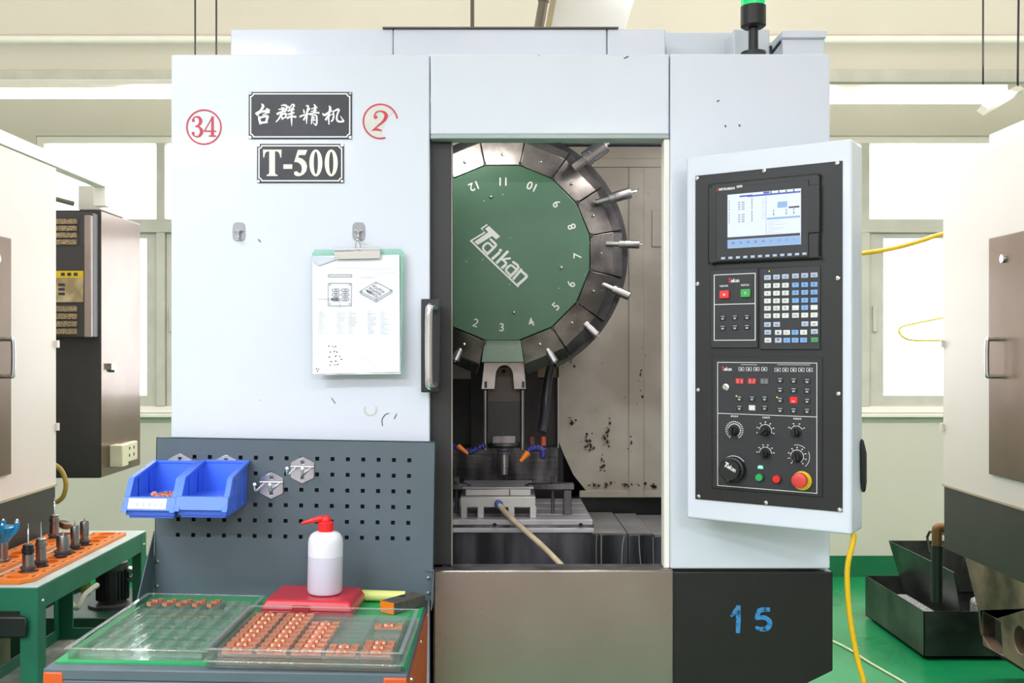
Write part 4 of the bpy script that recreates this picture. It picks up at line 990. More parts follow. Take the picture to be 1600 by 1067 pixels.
# handwheel
hw = MB(FP_).lathe((x, -.0072, z), (0, -1, 0), [(0, .0295), (.01, .0305), (.016, .029), (.018, .025), (.03, .0245), (.033, .022)], n=40).build('handwheel', BLACK, ob)
x2, z2 = pn(1139, 751, .03); MB(FP_).lathe((x2, -.03, z2), (0, -1, 0), [(0, .005), (.012, .0055), (.014, .003)], n=16).build('crank_pin', BLACK, hw)
mr_ = MB(FP_); xq, zq = pn(1131, 728, .041); panel_logo(mr_, mr_, xq, zq, .0105, -.0407, rot=R(27)); mr_.build('logo', BRUSHW, hw)
# push buttons and emergency stop
def button(px_, py_, r, col, nm_, lab):
    x, z = pn(px_, py_, .012)
    b_ = MB(FP_).lathe((x, -.0072, z), (0, -1, 0), [(0, r * 1.18), (.004, r * 1.18), (.0045, r)], n=28).build('button_collar', BLACK, ob)
    MB(FP_).lathe((x, -.0115, z), (0, -1, 0), [(0, r), (.005, r), (.0065, r * .85)], n=28).build('push_button', mat('push_' + nm_, col, 0.35), b_, label=lab)
button(1186.5, 746, .0085, (40, 168, 92), 'green', 'round green push button')
button(1213.5, 748.5, .0088, (226, 36, 32), 'red', 'round red push button')
x, z = pn(1188, 730, .009); MB(FP_).poly([[(x - .006, z - .003), (x + .006, z - .003), (x + .005, z + .003), (x, z + .004), (x - .005, z + .003)]], -.0095, -.0072).build('lit_symbol', mat('led_green', (120, 255, 180), 0.4, emit=(130, 255, 180), es=1.3), ob)
x, z = pn(1253, 751, .009); ex_ = MB(FP_).lathe((x, -.0072, z), (0, -1, 0), [(0, .0215), (.0018, .0215), (.002, .018)], n=40).build('stop_plate', mat('stop_yellow', (228, 200, 30), 0.4), ob)
x, z = pn(1248, 751, .035); MB(FP_).lathe((x + .0, -.009, z), (0, -1, 0), [(0, .011), (.012, .011), (.014, .0165), (.02, .0172), (.026, .0165), (.028, .013), (.0282, .005)], n=40).build('stop_button', mat('stop_red', (214, 66, 60), 0.4), ex_, label='red mushroom emergency stop button')

# yellow hose below the panel
tag(MB().tube([P(1333.5, 833, -.30), P(1333, 846, -.30), P(1325, 880, -.30), P(1324, 915, -.30), P(1329, 970, -.3), P(1340, 1030, -.3), P(1352, 1075, -.3), P(1372, 1180, -.28), Vector((0.86, -.2, 0.3)), Vector((0.95, -.05, 0.02)), Vector((1.1, .4, 0.014))], 0.0060, n=12).build('yellow_hose', YELLOW), 'yellow hose hanging down below the white control panel', 'hose')

# ================================================================== WALL HOOKS, CLIPBOARD
def adhesive_hook(px_, py_, label):
    t = thing('adhesive_hook', label, 'hook', (xf(px_), -0.002, zf(py_)), 'adhesive hooks on the white front panel')
    X, Z = xf(px_), zf(py_); a, b = .0158, .0235; ps = []
    for k in range(24):
        an = 2 * math.pi * k / 24; c_, s_ = math.cos(an), math.sin(an)
        ps.append((X + a * math.copysign(abs(c_) ** .55, c_), Z + b * math.copysign(abs(s_) ** .55, s_)))
    MB().poly([ps], -.002, 0).build('back_plate', mat('hook_grey', (150, 152, 157), 0.4, 0.5), t, 0.0005)
    for s_ in (-1, 1): MB().tube([(X + s_ * .009, -.004, Z + .002), (X + s_ * .003, -.012, Z + .002), (X, -.012, Z - .004)], .0026, n=8).build('hook_arm', CHROME, t)
    MB().tube([(X, -.012, Z + .002), (X, -.012, Z - .014), (X, -.018, Z - .02), (X, -.026, Z - .015)], .0026, n=8).build('hook_tip', CHROME, t)
adhesive_hook(373.5, 362, 'grey adhesive hook on the white panel with nothing hung on it')
adhesive_hook(560.5, 362, 'grey adhesive hook carrying the clipboard')
FC = Matrix.Translation((xf(557), -0.02, zf(375))) @ Matrix.Rotation(R(-3.0), 4, 'X') @ Matrix.Rotation(R(-1.2), 4, 'Y')
def cb(px_, py_, y=0): return ray_local(FC, px_, py_, y)
cl = thing('clipboard', 'pale green clipboard with white drawing sheets hanging from a hook', 'clipboard', M=FC)
c = [cb(488, 393), cb(630, 392), cb(629, 589), cb(489, 589)]
MB(FC).poly([[cb(488, 396), cb(492, 390), cb(626, 389), cb(630.5, 394), cb(628, 586), cb(492, 586)]], 0.0, 0.003).build('board', CLIPG, cl, 0.001)
def sheet(corn, y, name, m_, seed, nx=10, nz=14, amp=.002):
    rnd = random.Random(seed); mb = MB(FC); q_ = [cb(*c_, y) for c_ in corn]; vs = []
    for j in range(nz + 1):
        for i in range(nx + 1):
            u, v = i / nx, j / nz
            x = (q_[0][0] * (1 - u) + q_[1][0] * u) * (1 - v) + (q_[3][0] * (1 - u) + q_[2][0] * u) * v
            z = (q_[0][1] * (1 - u) + q_[1][1] * u) * (1 - v) + (q_[3][1] * (1 - u) + q_[2][1] * u) * v
            vs.append((x, y - rnd.random() * amp * (.2 + (v if v > .6 else 0) * 1.0), z))
    n0 = len(vs); vs += [(v[0], v[1] + .0004, v[2]) for v in vs]; fs = []
    for j in range(nz):
        for i in range(nx):
            a = j * (nx + 1) + i; f = (a, a + 1, a + nx + 2, a + nx + 1); fs += [f, tuple(n0 + k for k in reversed(f))]
    mb.add(vs, fs); return mb.build(name, m_, cl)
sheet([(490, 402), (624, 399), (626, 584), (491, 586)], -.002, 'paper_sheet', PAPER, 3)
sh_ = sheet([(488, 400), (624, 398), (624.5, 581), (489, 584.5)], -.0045, 'paper_sheet', PAPER, 5)
MB(FC).poly([[cb(488, 400, -.0075), cb(522, 402, -.0075), cb(524, 406, -.0075), cb(498, 415, -.0075), cb(489, 409, -.0075)]], -.0085, -.0078).build('curled_corner', PAPER2, sh_)
KP = 4.96; yp = -.0076
def cD(a, b):
    x, z = cb(485 + a / KP, 380 + b / KP, yp); return (x, z, 1 / KP / 627)
dm = MB(FC)
def pl_(pts, wd=3.2, m=None, close=False):
    pts = list(pts) + ([pts[0]] if close else [])
    for a, b in zip(pts[:-1], pts[1:]): (m or dm).stroke([(a[0], a[1], wd), (b[0], b[1], wd)], yp, th=.0002, conv=cD, smooth=0)
pl_([(138, 243), (320, 243), (320, 260), (138, 260)], close=True); pl_([(138, 310), (318, 310), (316, 485), (138, 485)], close=True)
for r_ in range(3):
    for c_ in range(2):
        x, y = 196 + c_ * 72, 364 + r_ * 35
        pl_([(x - 30, y), (x - 20, y - 11), (x + 22, y - 11), (x + 30, y), (x + 22, y + 11), (x - 20, y + 11)], close=True); pl_([(x - 5, y - 10), (x - 5, y + 10)]); pl_([(x + 8, y - 10), (x + 8, y + 10)])
        X, Y_ = 510 + (c_ * 48 - 48) + (2 - r_) * 26 - 10, 365 + c_ * 26 - 14 + (r_ - 1) * 18 + 8
        pl_([(X - 22, Y_ - 12), (X - 8, Y_ - 14), (X + 20, Y_ + 8), (X + 14, Y_ + 16), (X - 8, Y_ + 4)], close=True)
for k in range(5): pl_([(165 + k * 12, 425), (165 + k * 12, 442)], 6)
for k in range(3): pl_([(440 + k * 14, 362 + k * 6), (446 + k * 14, 376 + k * 6)], 7)
for p in ((152, 322), (305, 322), (152, 470), (303, 470), (508, 312), (512, 435), (398, 374), (620, 366)): pl_([(p[0] - 3, p[1]), (p[0] + 3, p[1])], 6)
pl_([(383, 374), (508, 300), (634, 366), (510, 436)], close=True); pl_([(383, 374), (385, 388), (510, 453), (632, 380), (634, 366)]); pl_([(510, 436), (510, 453)])
pl_([(62, 433), (165, 433)], 2.5); pl_([(228, 440), (228, 500)], 2)
dm.build('drawing', INK, sh_, label='printed line drawing of a plate with slots')
dm = MB(FC); rnd = random.Random(4)
for k in range(13): 
    y = 530 + k * 14
    for a in (60, 200, 290, 440, 540):
        L = rnd.uniform(25, 80); pl_([(a, y), (a + L, y)], 2.4)
pl_([(20, 865), (130, 835)], 2); pl_([(390, 880), (520, 970)], 2); pl_([(385, 265), (500, 262)], 3); pl_([(180, 190), (640, 195)], 2); pl_([(520, 235), (660, 225)], 2)
dm.build('printed_lines', INKL, sh_)['kind'] = 'stuff'
dm = MB(FC)
for x, y in ((140, 800), (170, 798), (190, 802), (150, 845), (180, 842), (200, 840), (140, 880), (190, 878), (225, 872), (235, 900), (190, 912), (155, 918), (150, 945), (185, 942), (205, 940), (45, 975), (62, 973), (50, 992)):
    pl_([(x, y), (x + rnd.uniform(4, 12), y + rnd.uniform(-8, 8))], 6)
dm.build('handwriting', INK, sh_)['kind'] = 'stuff'
c = [cb(523, 392, -.012), cb(594, 389, -.012)]
kx0, kz = c[0]; kx1, _ = c[1]
ck = MB(FC).poly([[(-.014, kz - .021), (-.016, kz - .004), (-.008, kz + .004), (.003, kz + .004), (.003, kz), (-.008, kz), (-.013, kz - .006), (-.012, kz - .021)]], kx0, kx1, 'yz').build('clip', CHROME, cl, 0.0005, label='chrome spring clip')
MB(FC).cyl((kx0, -.006, kz + .004), (kx1, -.006, kz + .004), .0034, n=12).build('clip_spring', CHROME, ck)
xm, zm_ = cb(559, 386, -.012)
MB(FC).tube([(xm - .005, -.006, zm_ - .004), (xm - .006, -.008, zm_ + .006), (xm, -.012, zm_ + .02), (xm + .006, -.008, zm_ + .006), (xm + .005, -.006, zm_ - .004)], .0018, n=8).build('hanging_loop', CHROME, ck)

# ================================================================== WORKBENCH
PV = Vector((-.5, -.3, .989))
FB = Matrix.Translation(PV) @ Matrix.Rotation(R(0.95), 4, 'Y') @ Matrix.Translation(-PV)
def bp(px_, py_, y): return ray_local(FB, px_, py_, y)
ZB = .989; YF, YBk = -.614, -.035
BX0, BX1 = -.858, -.168
wbn = thing('workbench', 'slate and orange workbench with perforated back board in front of the machine', 'workbench', M=FB @ Matrix.Translation((-.51, -.3, 0.0)))
MB(FB).box(BX0, BX1, YF, YBk, ZB - .022, ZB).build('tabletop', SLATE, wbn, 0.003)
MB(FB).box(BX0 + .036, BX1 - .045, YF + .001, YF + .02, ZB - .12, ZB - .022).build('front_apron', SLATE, wbn, 0.003)
for a, b in ((BX0, BX0 + .038), (BX1 - .046, BX1)):
    MB(FB).box(a, b, YF - .002, YF + .03, 0.02, ZB - .006).build('leg', ORANGE, wbn, 0.004)
    MB(FB).box(a, b, YBk - .03, YBk, 0.02, ZB - .022).build('leg', ORANGE, wbn, 0.004)
# perforated orange side plates
def perf(mb, x, y0, y1, z0, z1):
    holes = []
    ny, nz = 5, 12
    for i in range(ny):
        for j in range(nz):
            cy_ = y0 + (y1 - y0) * (i + .5) / ny; cz_ = z0 + (z1 - z0) * (j + .5) / nz; holes.append([(cy_ - .006, cz_ - .008), (cy_ - .006, cz_ + .008), (cy_ + .006, cz_ + .008), (cy_ + .006, cz_ - .008)])
    mb.poly([[(y0, z0), (y1, z0), (y1, z1), (y0, z1)]] + holes, x, x + .002, 'yz')
sd = MB(FB); perf(sd, BX1 - .001, YF + .03, YBk - .03, .35, ZB - .022); sd.build('side_plate', ORANGE, wbn)
sd = MB(FB); perf(sd, BX0 - .001, YF + .03, YBk - .03, .35, ZB - .022); sd.build('side_plate', ORANGE, wbn)
for y_ in (-.55, -.3, -.08): MB(FB).ball((BX1 + .002, y_, ZB - .03), .004, n=8).build('rivet', CHROME, wbn)
MB(FB).box(BX0 + .01, BX1 - .01, YF + .03, YBk - .01, .3, .32).build('shelf', SLATE, wbn)
MB(FB).box(BX0 + .008, BX1 - .004, YF + .032, YBk - .03, ZB, ZB + .003).build('bench_mat', MAT_G, wbn, label='bright green bench mat')
# pegboard with real square holes
YP = -.06; hs = .0049
p0x, p0z = bp(280, 713.2, YP); p1x, _ = bp(639.5, 720, YP); px_step = (p1x - p0x) / 15
_, p5z = bp(280, 835.5, YP); pz_step = (p0z - p5z) / 5
gx0, _ = bp(244, 700, YP); gx1, gz1 = bp(680.5, 690.5, YP); gz0 = ZB
holes = []
for i in range(16):
    for j in range(6):
        cx_, cz_ = p0x + i * px_step, p0z - j * pz_step
        holes.append([(cx_ - hs, cz_ - hs), (cx_ - hs, cz_ + hs), (cx_ + hs, cz_ + hs), (cx_ + hs, cz_ - hs)])
pb = MB(FB).poly([[(gx0, gz0), (gx1, gz0), (gx1, gz1), (gx0, gz1)]] + holes, YP, YP + .0018).build('pegboard', SLATE, wbn, label='slate back board with rows of square holes')
MB(FB).box(gx0, gx1, YP, YP + .02, gz1 - .0015, gz1).build('flange', SLATE, pb); MB(FB).box(gx0, gx0 + .0015, YP, YP + .02, gz0, gz1).build('flange', SLATE, pb); MB(FB).box(gx1 - .0015, gx1, YP, YP + .02, gz0, gz1).build('flange', SLATE, pb)
MB(FB).box(gx0 + .003, gx1 - .003, YP + .018, YP + .02, gz0, gz1 - .002).build('hole_shade_sheet', mat('hole_shade', (40, 44, 50), 0.6), pb)  # dark sheet added so the holes look shaded
# gussets
ga = [(YP, ZB + .16), (YP, ZB), (YP - .12, ZB), (YP - .105, ZB + .02)]
gs = MB(FB).poly([ga], gx0 - .003, gx0 - .001, 'yz').build('gusset', SLATE, wbn)
gs2 = MB(FB).poly([[(YP, ZB + .075), (YP, ZB), (YP - .09, ZB), (YP - .02, ZB + .075)]], gx1 + .001, gx1 + .0025, 'yz').build('gusset', SLATE, wbn)
MB(FB).box(gx1 - .022, gx1 + .002, YP - .004, YP - .002, ZB + .073, ZB + .075).build('gusset_tab', CHROME, gs2)
for x_, z_ in ((gx0 + .008, ZB + .085), (gx0 + .008, ZB + .025), (gx1 - .012, ZB + .055), (gx1 - .012, ZB + .018)):
    MB(FB).lathe((x_, YP, z_), (0, -1, 0), [(0, .005), (.003, .0045), (.005, .002)], n=12).build('bolt', CHROME, wbn)

# hook plates on the board
def hook_plate(px_, py_, label, prongs=True):
    x, z = bp(px_, py_, YP - .002); t = thing('peg_hook', label, 'hook', M=FB @ Matrix.Translation((x, YP, z)), group='zinc hook plates on the slate board')
    a, b, c_ = .0285, .0185, .033
    sq = lambda zz: [(x - .004, zz - .004), (x - .004, zz + .004), (x + .004, zz + .004), (x + .004, zz - .004)]
    MB(FB).poly([[(x - a, z - b), (x, z - c_), (x + a, z - b), (x + a, z + b), (x, z + c_), (x - a, z + b)], sq(z + .019), sq(z - .019)], YP - .003, YP - .001).build('hook_plate', mat('zinc', (198, 202, 214), 0.22, 0.95, var=0.1, scale=18), t, 0.0006)
    MB(FB).cyl((x - a, YP - .002, z + .008), (x + a, YP - .002, z + .008), .0032, n=12).build('ridge', mat('zinc', (198, 202, 214)), t)
    if prongs:
        for s_ in (-.017, .019):
            MB(FB).tube([(x + s_, YP - .002, z + .004), (x + s_, YP - .05, z + .002), (x + s_, YP - .092, z), (x + s_, YP - .1, z + .004), (x + s_, YP - .102, z + .014)], .0032, n=10).build('prong', CHROME, t)
            MB(FB).ball((x + s_, YP - .102, z + .016), .0042, n=10).build('prong_knob', BRUSHW, t)
hook_plate(472.5, 734.5, 'double pronged zinc hook plate, the upper and right one on the slate board')
hook_plate(424, 758.5, 'double pronged zinc hook plate, the lower one beside the blue bins')
hook_plate(281, 729, 'zinc plate peeking above the left blue bin', False)
hook_plate(353, 731, 'zinc plate peeking above the right blue bin', False)

# blue bins
def bin_(xc, wt_, zb, label, lab):
    t = thing('storage_bin', label, 'bin', M=FB @ Matrix.Translation((xc, YP - .11, zb - .1)), group='blue bins on the slate board')
    y0 = YP - .006; w2 = wt_ / 2
    prof = [(y0, zb), (y0 - .155, zb - .022), (y0 - .195, zb - .085), (y0 - .185, zb - .1), (y0, zb - .1)]
    th = .003; m = MB(FB)
    m.poly([prof], xc - w2 + .004, xc - w2 + .004 + th, 'yz'); m.poly([prof], xc + w2 - .004 - th, xc + w2 - .004, 'yz')
    m.box(xc - w2 + .004, xc + w2 - .004, y0 - th, y0, zb - .1, zb); m.box(xc - w2 + .004, xc + w2 - .004, y0 - .187, y0, zb - .072, zb - .069)
    m.box(xc - w2 + .004, xc + w2 - .004, y0 - .188, y0 - .184, zb - .1, zb - .069)
    m.build('bin_body', BLUE, t)
    fz0, fz1 = zb - .087, zb - .058
    MB(FB).add([(xc - w2, y0 - .202, fz0), (xc + w2, y0 - .202, fz0), (xc + w2, y0 - .196, fz0), (xc - w2, y0 - .196, fz0), (xc - w2, y0 - .19, fz1), (xc + w2, y0 - .19, fz1), (xc + w2, y0 - .178, fz1), (xc - w2, y0 - .178, fz1)],
               [(0, 3, 2, 1), (4, 5, 6, 7), (0, 1, 5, 4), (1, 2, 6, 5), (2, 3, 7, 6), (3, 0, 4, 7)]).build('front_lip', BLUE, t, 0.001)
    for s_ in (-1, 1):
        x_ = xc + s_ * (w2 - .005)
        MB(FB).poly([[(y0, zb + .004), (y0 - .158, zb - .018), (y0 - .206, zb - .09), (y0 - .198, zb - .09), (y0 - .152, zb - .026), (y0, zb - .004)]], x_ - .006, x_ + .006, 'yz').build('rim', BLUE, t, 0.001)
        for yr in (-.05, -.12): MB(FB).box(xc + s_ * (w2 - .004) - .003, xc + s_ * (w2 - .004) + .003, y0 + yr - .004, y0 + yr + .004, zb - .098, zb - .02).build('side_rib', BLUE, t)
    MB(FB).box(xc - w2, xc + w2, y0 - .005, y0 + .003, zb - .003, zb + .004).build('rim', BLUE, t, 0.001)
    MB(FB).box(xc - w2 + .008, xc + w2 - .008, y0 - .18, y0 - .02, zb - .107, zb - .1).build('foot', BLUE, t, 0.001)
    if lab:
        MB(FB).add([(xc - w2 + .012, y0 - .2016, fz0 + .004), (xc + w2 - .02, y0 - .2016, fz0 + .004), (xc + w2 - .02, y0 - .1922, fz1 - .003), (xc - w2 + .012, y0 - .1922, fz1 - .003)], [(0, 1, 2, 3)]).build('paper_label', PAPER, t)
        mm = MB(FB)
        for k in range(5):
            x_ = xc - w2 + .03 + k * .0135; mm.add([(x_, y0 - .2003, fz0 + .010), (x_ + .005, y0 - .2003, fz0 + .010), (x_ + .005, y0 - .1968, fz0 + .018), (x_, y0 - .1968, fz0 + .018)], [(0, 1, 2, 3)])
        mm.build('label_print', INKL, t)['kind'] = 'stuff'
    return y0
zbin = bp(300, 720, YP - .006)[1]
xl0 = bp(240, 722, YP - .006)[0]; xr1 = bp(390, 720, YP - .006)[0]; wmid = (xr1 - xl0) / 2
y0b = bin_(xl0 + wmid / 2, wmid, zbin - .003, 'blue storage bin with a white paper label, left on the slate board', True)
bin_(xl0 + wmid * 1.5, wmid, zbin, 'blue storage bin without label, right of the labelled one', False)

# copper pieces
def copper_mesh():
    m = MB()
    m.box(-.024, .024, -.0052, .0052, 0, .003); m.box(-.024, -.012, -.0052, .0052, .003, .0075); m.box(.012, .024, -.0052, .0052, .003, .0075)
    m.cyl((-.008, 0, .005), (.008, 0, .005), .0035, n=10); m.box(-.0025, .0025, -.007, .007, .003, .0085)
    return m.mesh('copper_part', I4)
CM = copper_mesh(); CM.materials.append(COPPER)
def copper(M, label, group):
    o = bpy.data.objects.new('copper_part', CM); COL.objects.link(o); o.matrix_basis = M; tag(o, label, 'copper part', group); return o
rnd = random.Random(11)
zc_ = zbin - .072
spots = [(.018, -.15, 20), (.03, -.13, -30), (.012, -.12, 70), (.036, -.155, 45), (.0, -.155, -60), (.028, -.165, 5), (-.012, -.135, 110)]
words = ['lying nearest the front wall', 'lying across the others', 'standing out at the back of the heap', 'resting against the right side', 'at the left end of the heap', 'half hidden by the paper label', 'lying deepest in the bin']
for (dx, dy, an), wd in zip(spots, words):
    copper(FB @ Matrix.Translation((xl0 + wmid / 2 + dx, YP + dy - .006, zc_ + .005 + .004 * rnd.random())) @ Matrix.Rotation(R(an), 4, 'Z') @ Matrix.Rotation(R(rnd.uniform(-15, 15)), 4, 'Y') @ Matrix.Diagonal((.8, .8, .8, 1)), 'small copper part in the labelled blue bin, ' + wd, 'copper parts in the labelled blue bin')
copper(FB @ Matrix.Translation((xl0 + wmid * 1.5 + .03, YP - .16, zc_ + .006)) @ Matrix.Rotation(R(10), 4, 'Z') @ Matrix.Diagonal((.5, .6, .6, 1)), 'single small copper part in the unlabelled blue bin', 'copper part in the right bin')

# clear trays
def tray(name_label, F_, w, d, nx, ny, h=.022, group='clear component trays on the bench'):
    t = thing('component_tray', name_label, 'tray', M=F_, group=group)
    m = MB(F_); th = .0012
    m.box(0, w, 0, d, 0, th)
    for a in ((0, th, 0, d), (w - th, w, 0, d), (0, w, 0, th), (0, w, d - th, d)): m.box(a[0], a[1], a[2], a[3], 0, h)
    m.build('tray_shell', TRAYM, t)
    m = MB(F_); m.poly([[(-.006, -.006), (w + .006, -.006), (w + .006, d + .006), (-.006, d + .006)], [(.003, .003), (.003, d - .003), (w - .003, d - .003), (w - .003, .003)]], h, h + .0015, 'xy'); m.build('tray_rim', TRAYR, t, 0.0006)
    mg = .016; cw, cd = (w - 2 * mg) / nx, (d - 2 * mg) / ny
    for i in range(nx + 1):
        MB(F_).box(mg + i * cw - .001, mg + i * cw + .001, mg, d - mg, th, h * .8).build('divider', TRAYD, t)
    for j in range(ny + 1):
        MB(F_).box(mg, w - mg, mg + j * cd - .001, mg + j * cd + .001, th, h * .55).build('divider', TRAYD, t)
    return mg, cw, cd, t
ZM = ZB + .0035
ordn = ['first', 'second', 'third', 'fourth', 'fifth', 'sixth', 'seventh', 'eighth', 'ninth']
FT = FB @ Matrix.Translation((-.553, -.603, ZM)) @ Matrix.Rotation(R(-1.2), 4, 'Z')
tray('empty clear tray underneath the filled tray at bench front right', FT, .372, .318, 1, 1, .012)
FT2 = FT @ Matrix.Translation((.002, .002, .0145))
mg, cw, cd, _ = tray('clear tray filled with copper parts, on top at bench front right', FT2, .368, .314, 5, 9, .02)
fill = {0: range(9), 1: range(9), 2: range(7), 3: (0, 1), 4: (0, 1, 2, 6)}
coln = ['leftmost', 'second', 'middle', 'fourth', 'rightmost']
for c_, rws in fill.items():
    for r_ in rws:
        M_ = FT2 @ Matrix.Translation((mg + (c_ + .5) * cw, mg + (r_ + .5) * cd, .0045)) @ Matrix.Rotation(R(rnd.uniform(-3, 3)), 4, 'Z') @ Matrix.Diagonal((1.2, 1.6, 1.25, 1))
        copper(M_, '%s copper part from the front in the %s column of the filled tray' % (ordn[r_], coln[c_]), 'copper parts in the filled tray')
FT3 = FB @ Matrix.Translation((-.832, -.565, ZM)) @ Matrix.Rotation(R(-1.0), 4, 'Z')
mg3, cw3, cd3, t3 = tray('nearly empty clear tray on the left of the bench', FT3, .272, .43, 7, 5, .02)
for j in range(5):
    for i in range(7):
        MB(FT3).box(mg3 + (i + .5) * cw3 - .005, mg3 + (i + .5) * cw3 + .005, mg3 + (j + .3) * cd3, mg3 + (j + .75) * cd3, .0012, .010).build('pocket_post', TRAYD, t3, 0.001)
for i in range(5):
    M_ = FT3 @ Matrix.Translation((mg3 + (i + .55) * cw3, mg3 + 4.55 * cd3, .011)) @ Matrix.Rotation(R(68 + rnd.uniform(-8, 8)), 4, 'Z') @ Matrix.Diagonal((.95, 1.1, 1, 1))
    copper(M_, '%s copper part from the left in the back row of the nearly empty tray' % ordn[i], 'copper parts in the nearly empty tray')

# red case, bottle, hammer
FCs = FB @ Matrix.Translation((-.531, -.268, ZM)) @ Matrix.Rotation(R(-3), 4, 'Z')
rc = thing('tool_case', 'red plastic tool case lying under the white bottle', 'case', M=FCs)
cw_, cd_, chh = .212, .16, .044
def taper(mb, x0, x1, y0, y1, z0, z1, i):
    return mb.add([(x0, y0, z0), (x1, y0, z0), (x1, y1, z0), (x0, y1, z0), (x0 + i, y0 + i, z1), (x1 - i, y0 + i, z1), (x1 - i, y1 - i, z1), (x0 + i, y1 - i, z1)],
                  [(0, 3, 2, 1), (4, 5, 6, 7), (0, 1, 5, 4), (1, 2, 6, 5), (2, 3, 7, 6), (3, 0, 4, 7)])
taper(MB(FCs), 0, cw_, 0, cd_, .021, chh, .012).build('lid', RED, rc, 0.005, 3)
taper(MB(FCs), .001, cw_ - .001, .001, cd_ - .001, .0205, 0, .006).build('case_base', RED, rc, 0.003)
MB(FCs).box(.074, .114, -.004, .006, .004, .034).build('latch', RED, rc, 0.002)
FBo = FB @ Matrix.Translation((-.397, -.195, ZM + chh + .0005))
bo = thing('wash_bottle', 'white plastic squeeze bottle with red spout cap on the red case', 'bottle', M=FBo)
r_ = .040
MB(FBo).lathe((0, 0, 0), (0, 0, 1), [(0, r_ - .007), (.002, r_ - .003), (.007, r_), (.087, r_)], n=40).build('bottle_body', LIQUID, bo, label='liquid filled lower half of the bottle')
MB(FBo).lathe((0, 0, .0872), (0, 0, 1), [(0, r_), (.03, r_), (.04, r_ * .96), (.048, r_ * .86), (.053, r_ * .7), (.056, r_ * .45)], n=40).build('bottle_shoulder', BOTTLE, bo, label='empty pale upper half of the bottle')
cpb = MB(FBo).lathe((0, 0, .1425), (0, 0, 1), [(0, .0175), (.021, .0172), (.023, .0155)], n=32)
cpb = cpb.build('cap', REDCAP, bo)
MB(FBo).ball((.0, 0, .168), .0125, n=20).build('cap_dome', REDCAP, cpb)
MB(FBo).tube([(.0, 0, .172), (-.018, -.002, .171), (-.034, -.004, .1665), (-.056, -.006, .161)], [.0068] * 6 + [.0062] * 6 + [.0058 - .00055 * k for k in range(7)], n=12).build('spout', REDCAP, cpb)
for k in range(18):
    an = 2 * math.pi * k / 18; MB(FBo).box(.0172 * math.cos(an) - .0007, .0172 * math.cos(an) + .0007, .0172 * math.sin(an) - .0007, .0172 * math.sin(an) + .0007, .144, .162).build('cap_rib', REDCAP, cpb)
FH = FB @ Matrix.Translation((-.240, -.122, ZM))
hm = thing('hammer', 'hammer with yellow handle and dark orange-faced head beside the red case', 'hammer', M=FH)
a1 = Matrix.Rotation(R(-35), 4, 'Z')
FHh = FH @ Matrix.Translation((-.012, -.078, 0)) @ Matrix.Rotation(R(-38), 4, 'Z')
MB(FHh).box(-.021, .021, .001, .11, .001, .028).build('hammer_head', mat('hammer_dark', (92, 86, 80), 0.6, 0.2, var=0.15, scale=60, bump=0.2), hm, 0.002)
MB(FHh).box(-.0212, .0212, -.001, .001, .0012, .027).build('painted_face', mat('hammer_orange', (240, 126, 20), 0.5), hm)
MB(FHh).box(-.018, -.002, .052, .068, .0279, .0285).build('handle_eye', BLACK, hm)
MB(FH).tube([(.02, .028, .014), (-.08, .03, .015), (-.2, .032, .0155)], .013, n=14).build('handle', mat('handle_yellow', (232, 236, 140), 0.4), hm)

# ================================================================== NEIGHBOUR MACHINES
def neighbour(sgn, X, label):
    t = thing('machining_center', label, 'machine', (X + sgn * .8, 0.8, 0))
    def bx(mb, x0, x1, *r): return mb.box(X + sgn * x0, X + sgn * x1, *r)
    bx(MB(), 0, 1.5, 0.0, 1.6, 1.04, 2.346).build('enclosure', WHITE2, t, 0.004)
    bx(MB(), 0.004, 1.49, 0.0, 1.6, .78 if sgn > 0 else .55, 1.038).build('skirt', mat('skirt_dark', (50, 45, 42), 0.45, var=.1, specks=(190, 188, 180), speck_scale=14, speck_t=.012), t, 0.003)
    bx(MB(), -.004, 0.0, 0.0, 1.6, 1.036, 1.044).build('trim_strip', mat('strip_tan', (186, 168, 142), 0.5), t)
    dr_ = bx(MB(), -.010, 0.0, .38, 1.2, 1.135, 2.01).build('side_door', BRONZE, t, 0.003)
    zz = (1.635, 1.50)
    MB().tube([(X, 1.13, zz[0]), (X - sgn * .04, 1.13, zz[0]), (X - sgn * .05, 1.13, zz[0] - .012), (X - sgn * .05, 1.13, zz[1] + .012), (X - sgn * .04, 1.13, zz[1]), (X, 1.13, zz[1])], .008, n=12).build('door_handle', CHROME, dr_)
    MB().lathe((X - sgn * .01, 1.09, 1.925), (-sgn, 0, 0), [(0, .016), (.008, .015), (.010, .007)], n=18).build('lock', CHROME, dr_)
    for z_ in (1.28, 1.62):
        MB().box(X - sgn * .0, X - sgn * .012, 1.585, 1.603, z_ - .015, z_ + .015).build('hinge', WHITE2, t)
    return t
lm = neighbour(-1, -1.81, 'white neighbouring machine at the far left edge, behind the green cart')
MB().box(-1.86, -1.805, 0, 2.15, 2.348, 2.40).build('roof_rail', PVCW, lm, 0.003)
MB().box(-1.86, -1.805, 2.10, 2.15, 2.26, 2.348).build('rail_post', PVCW, lm, 0.003)
MB().box(-1.972, -1.867, 2.2, 2.5, 2.256, 2.37).build('roof_duct', ALFRAME, lm, 0.003)
MB().tube([(-2.2, 1.9, 2.33), (-1.95, 2.1, 2.27)], .012, n=8, smooth=0).build('roof_pipe', mat('rod_grey', (110, 104, 92)), lm)
MB().box(-2.9, -1.95, 0.15, 1.5, 0, .55).build('machine_base', CAST, lm)
rm = neighbour(1, 1.84, 'white neighbouring machine at the far right edge with a bronze side door')
MB().box(1.98, 3.0, 0.5, 1.5, 2.347, 2.46).build('roof_box', WHITE2, rm, 0.004)
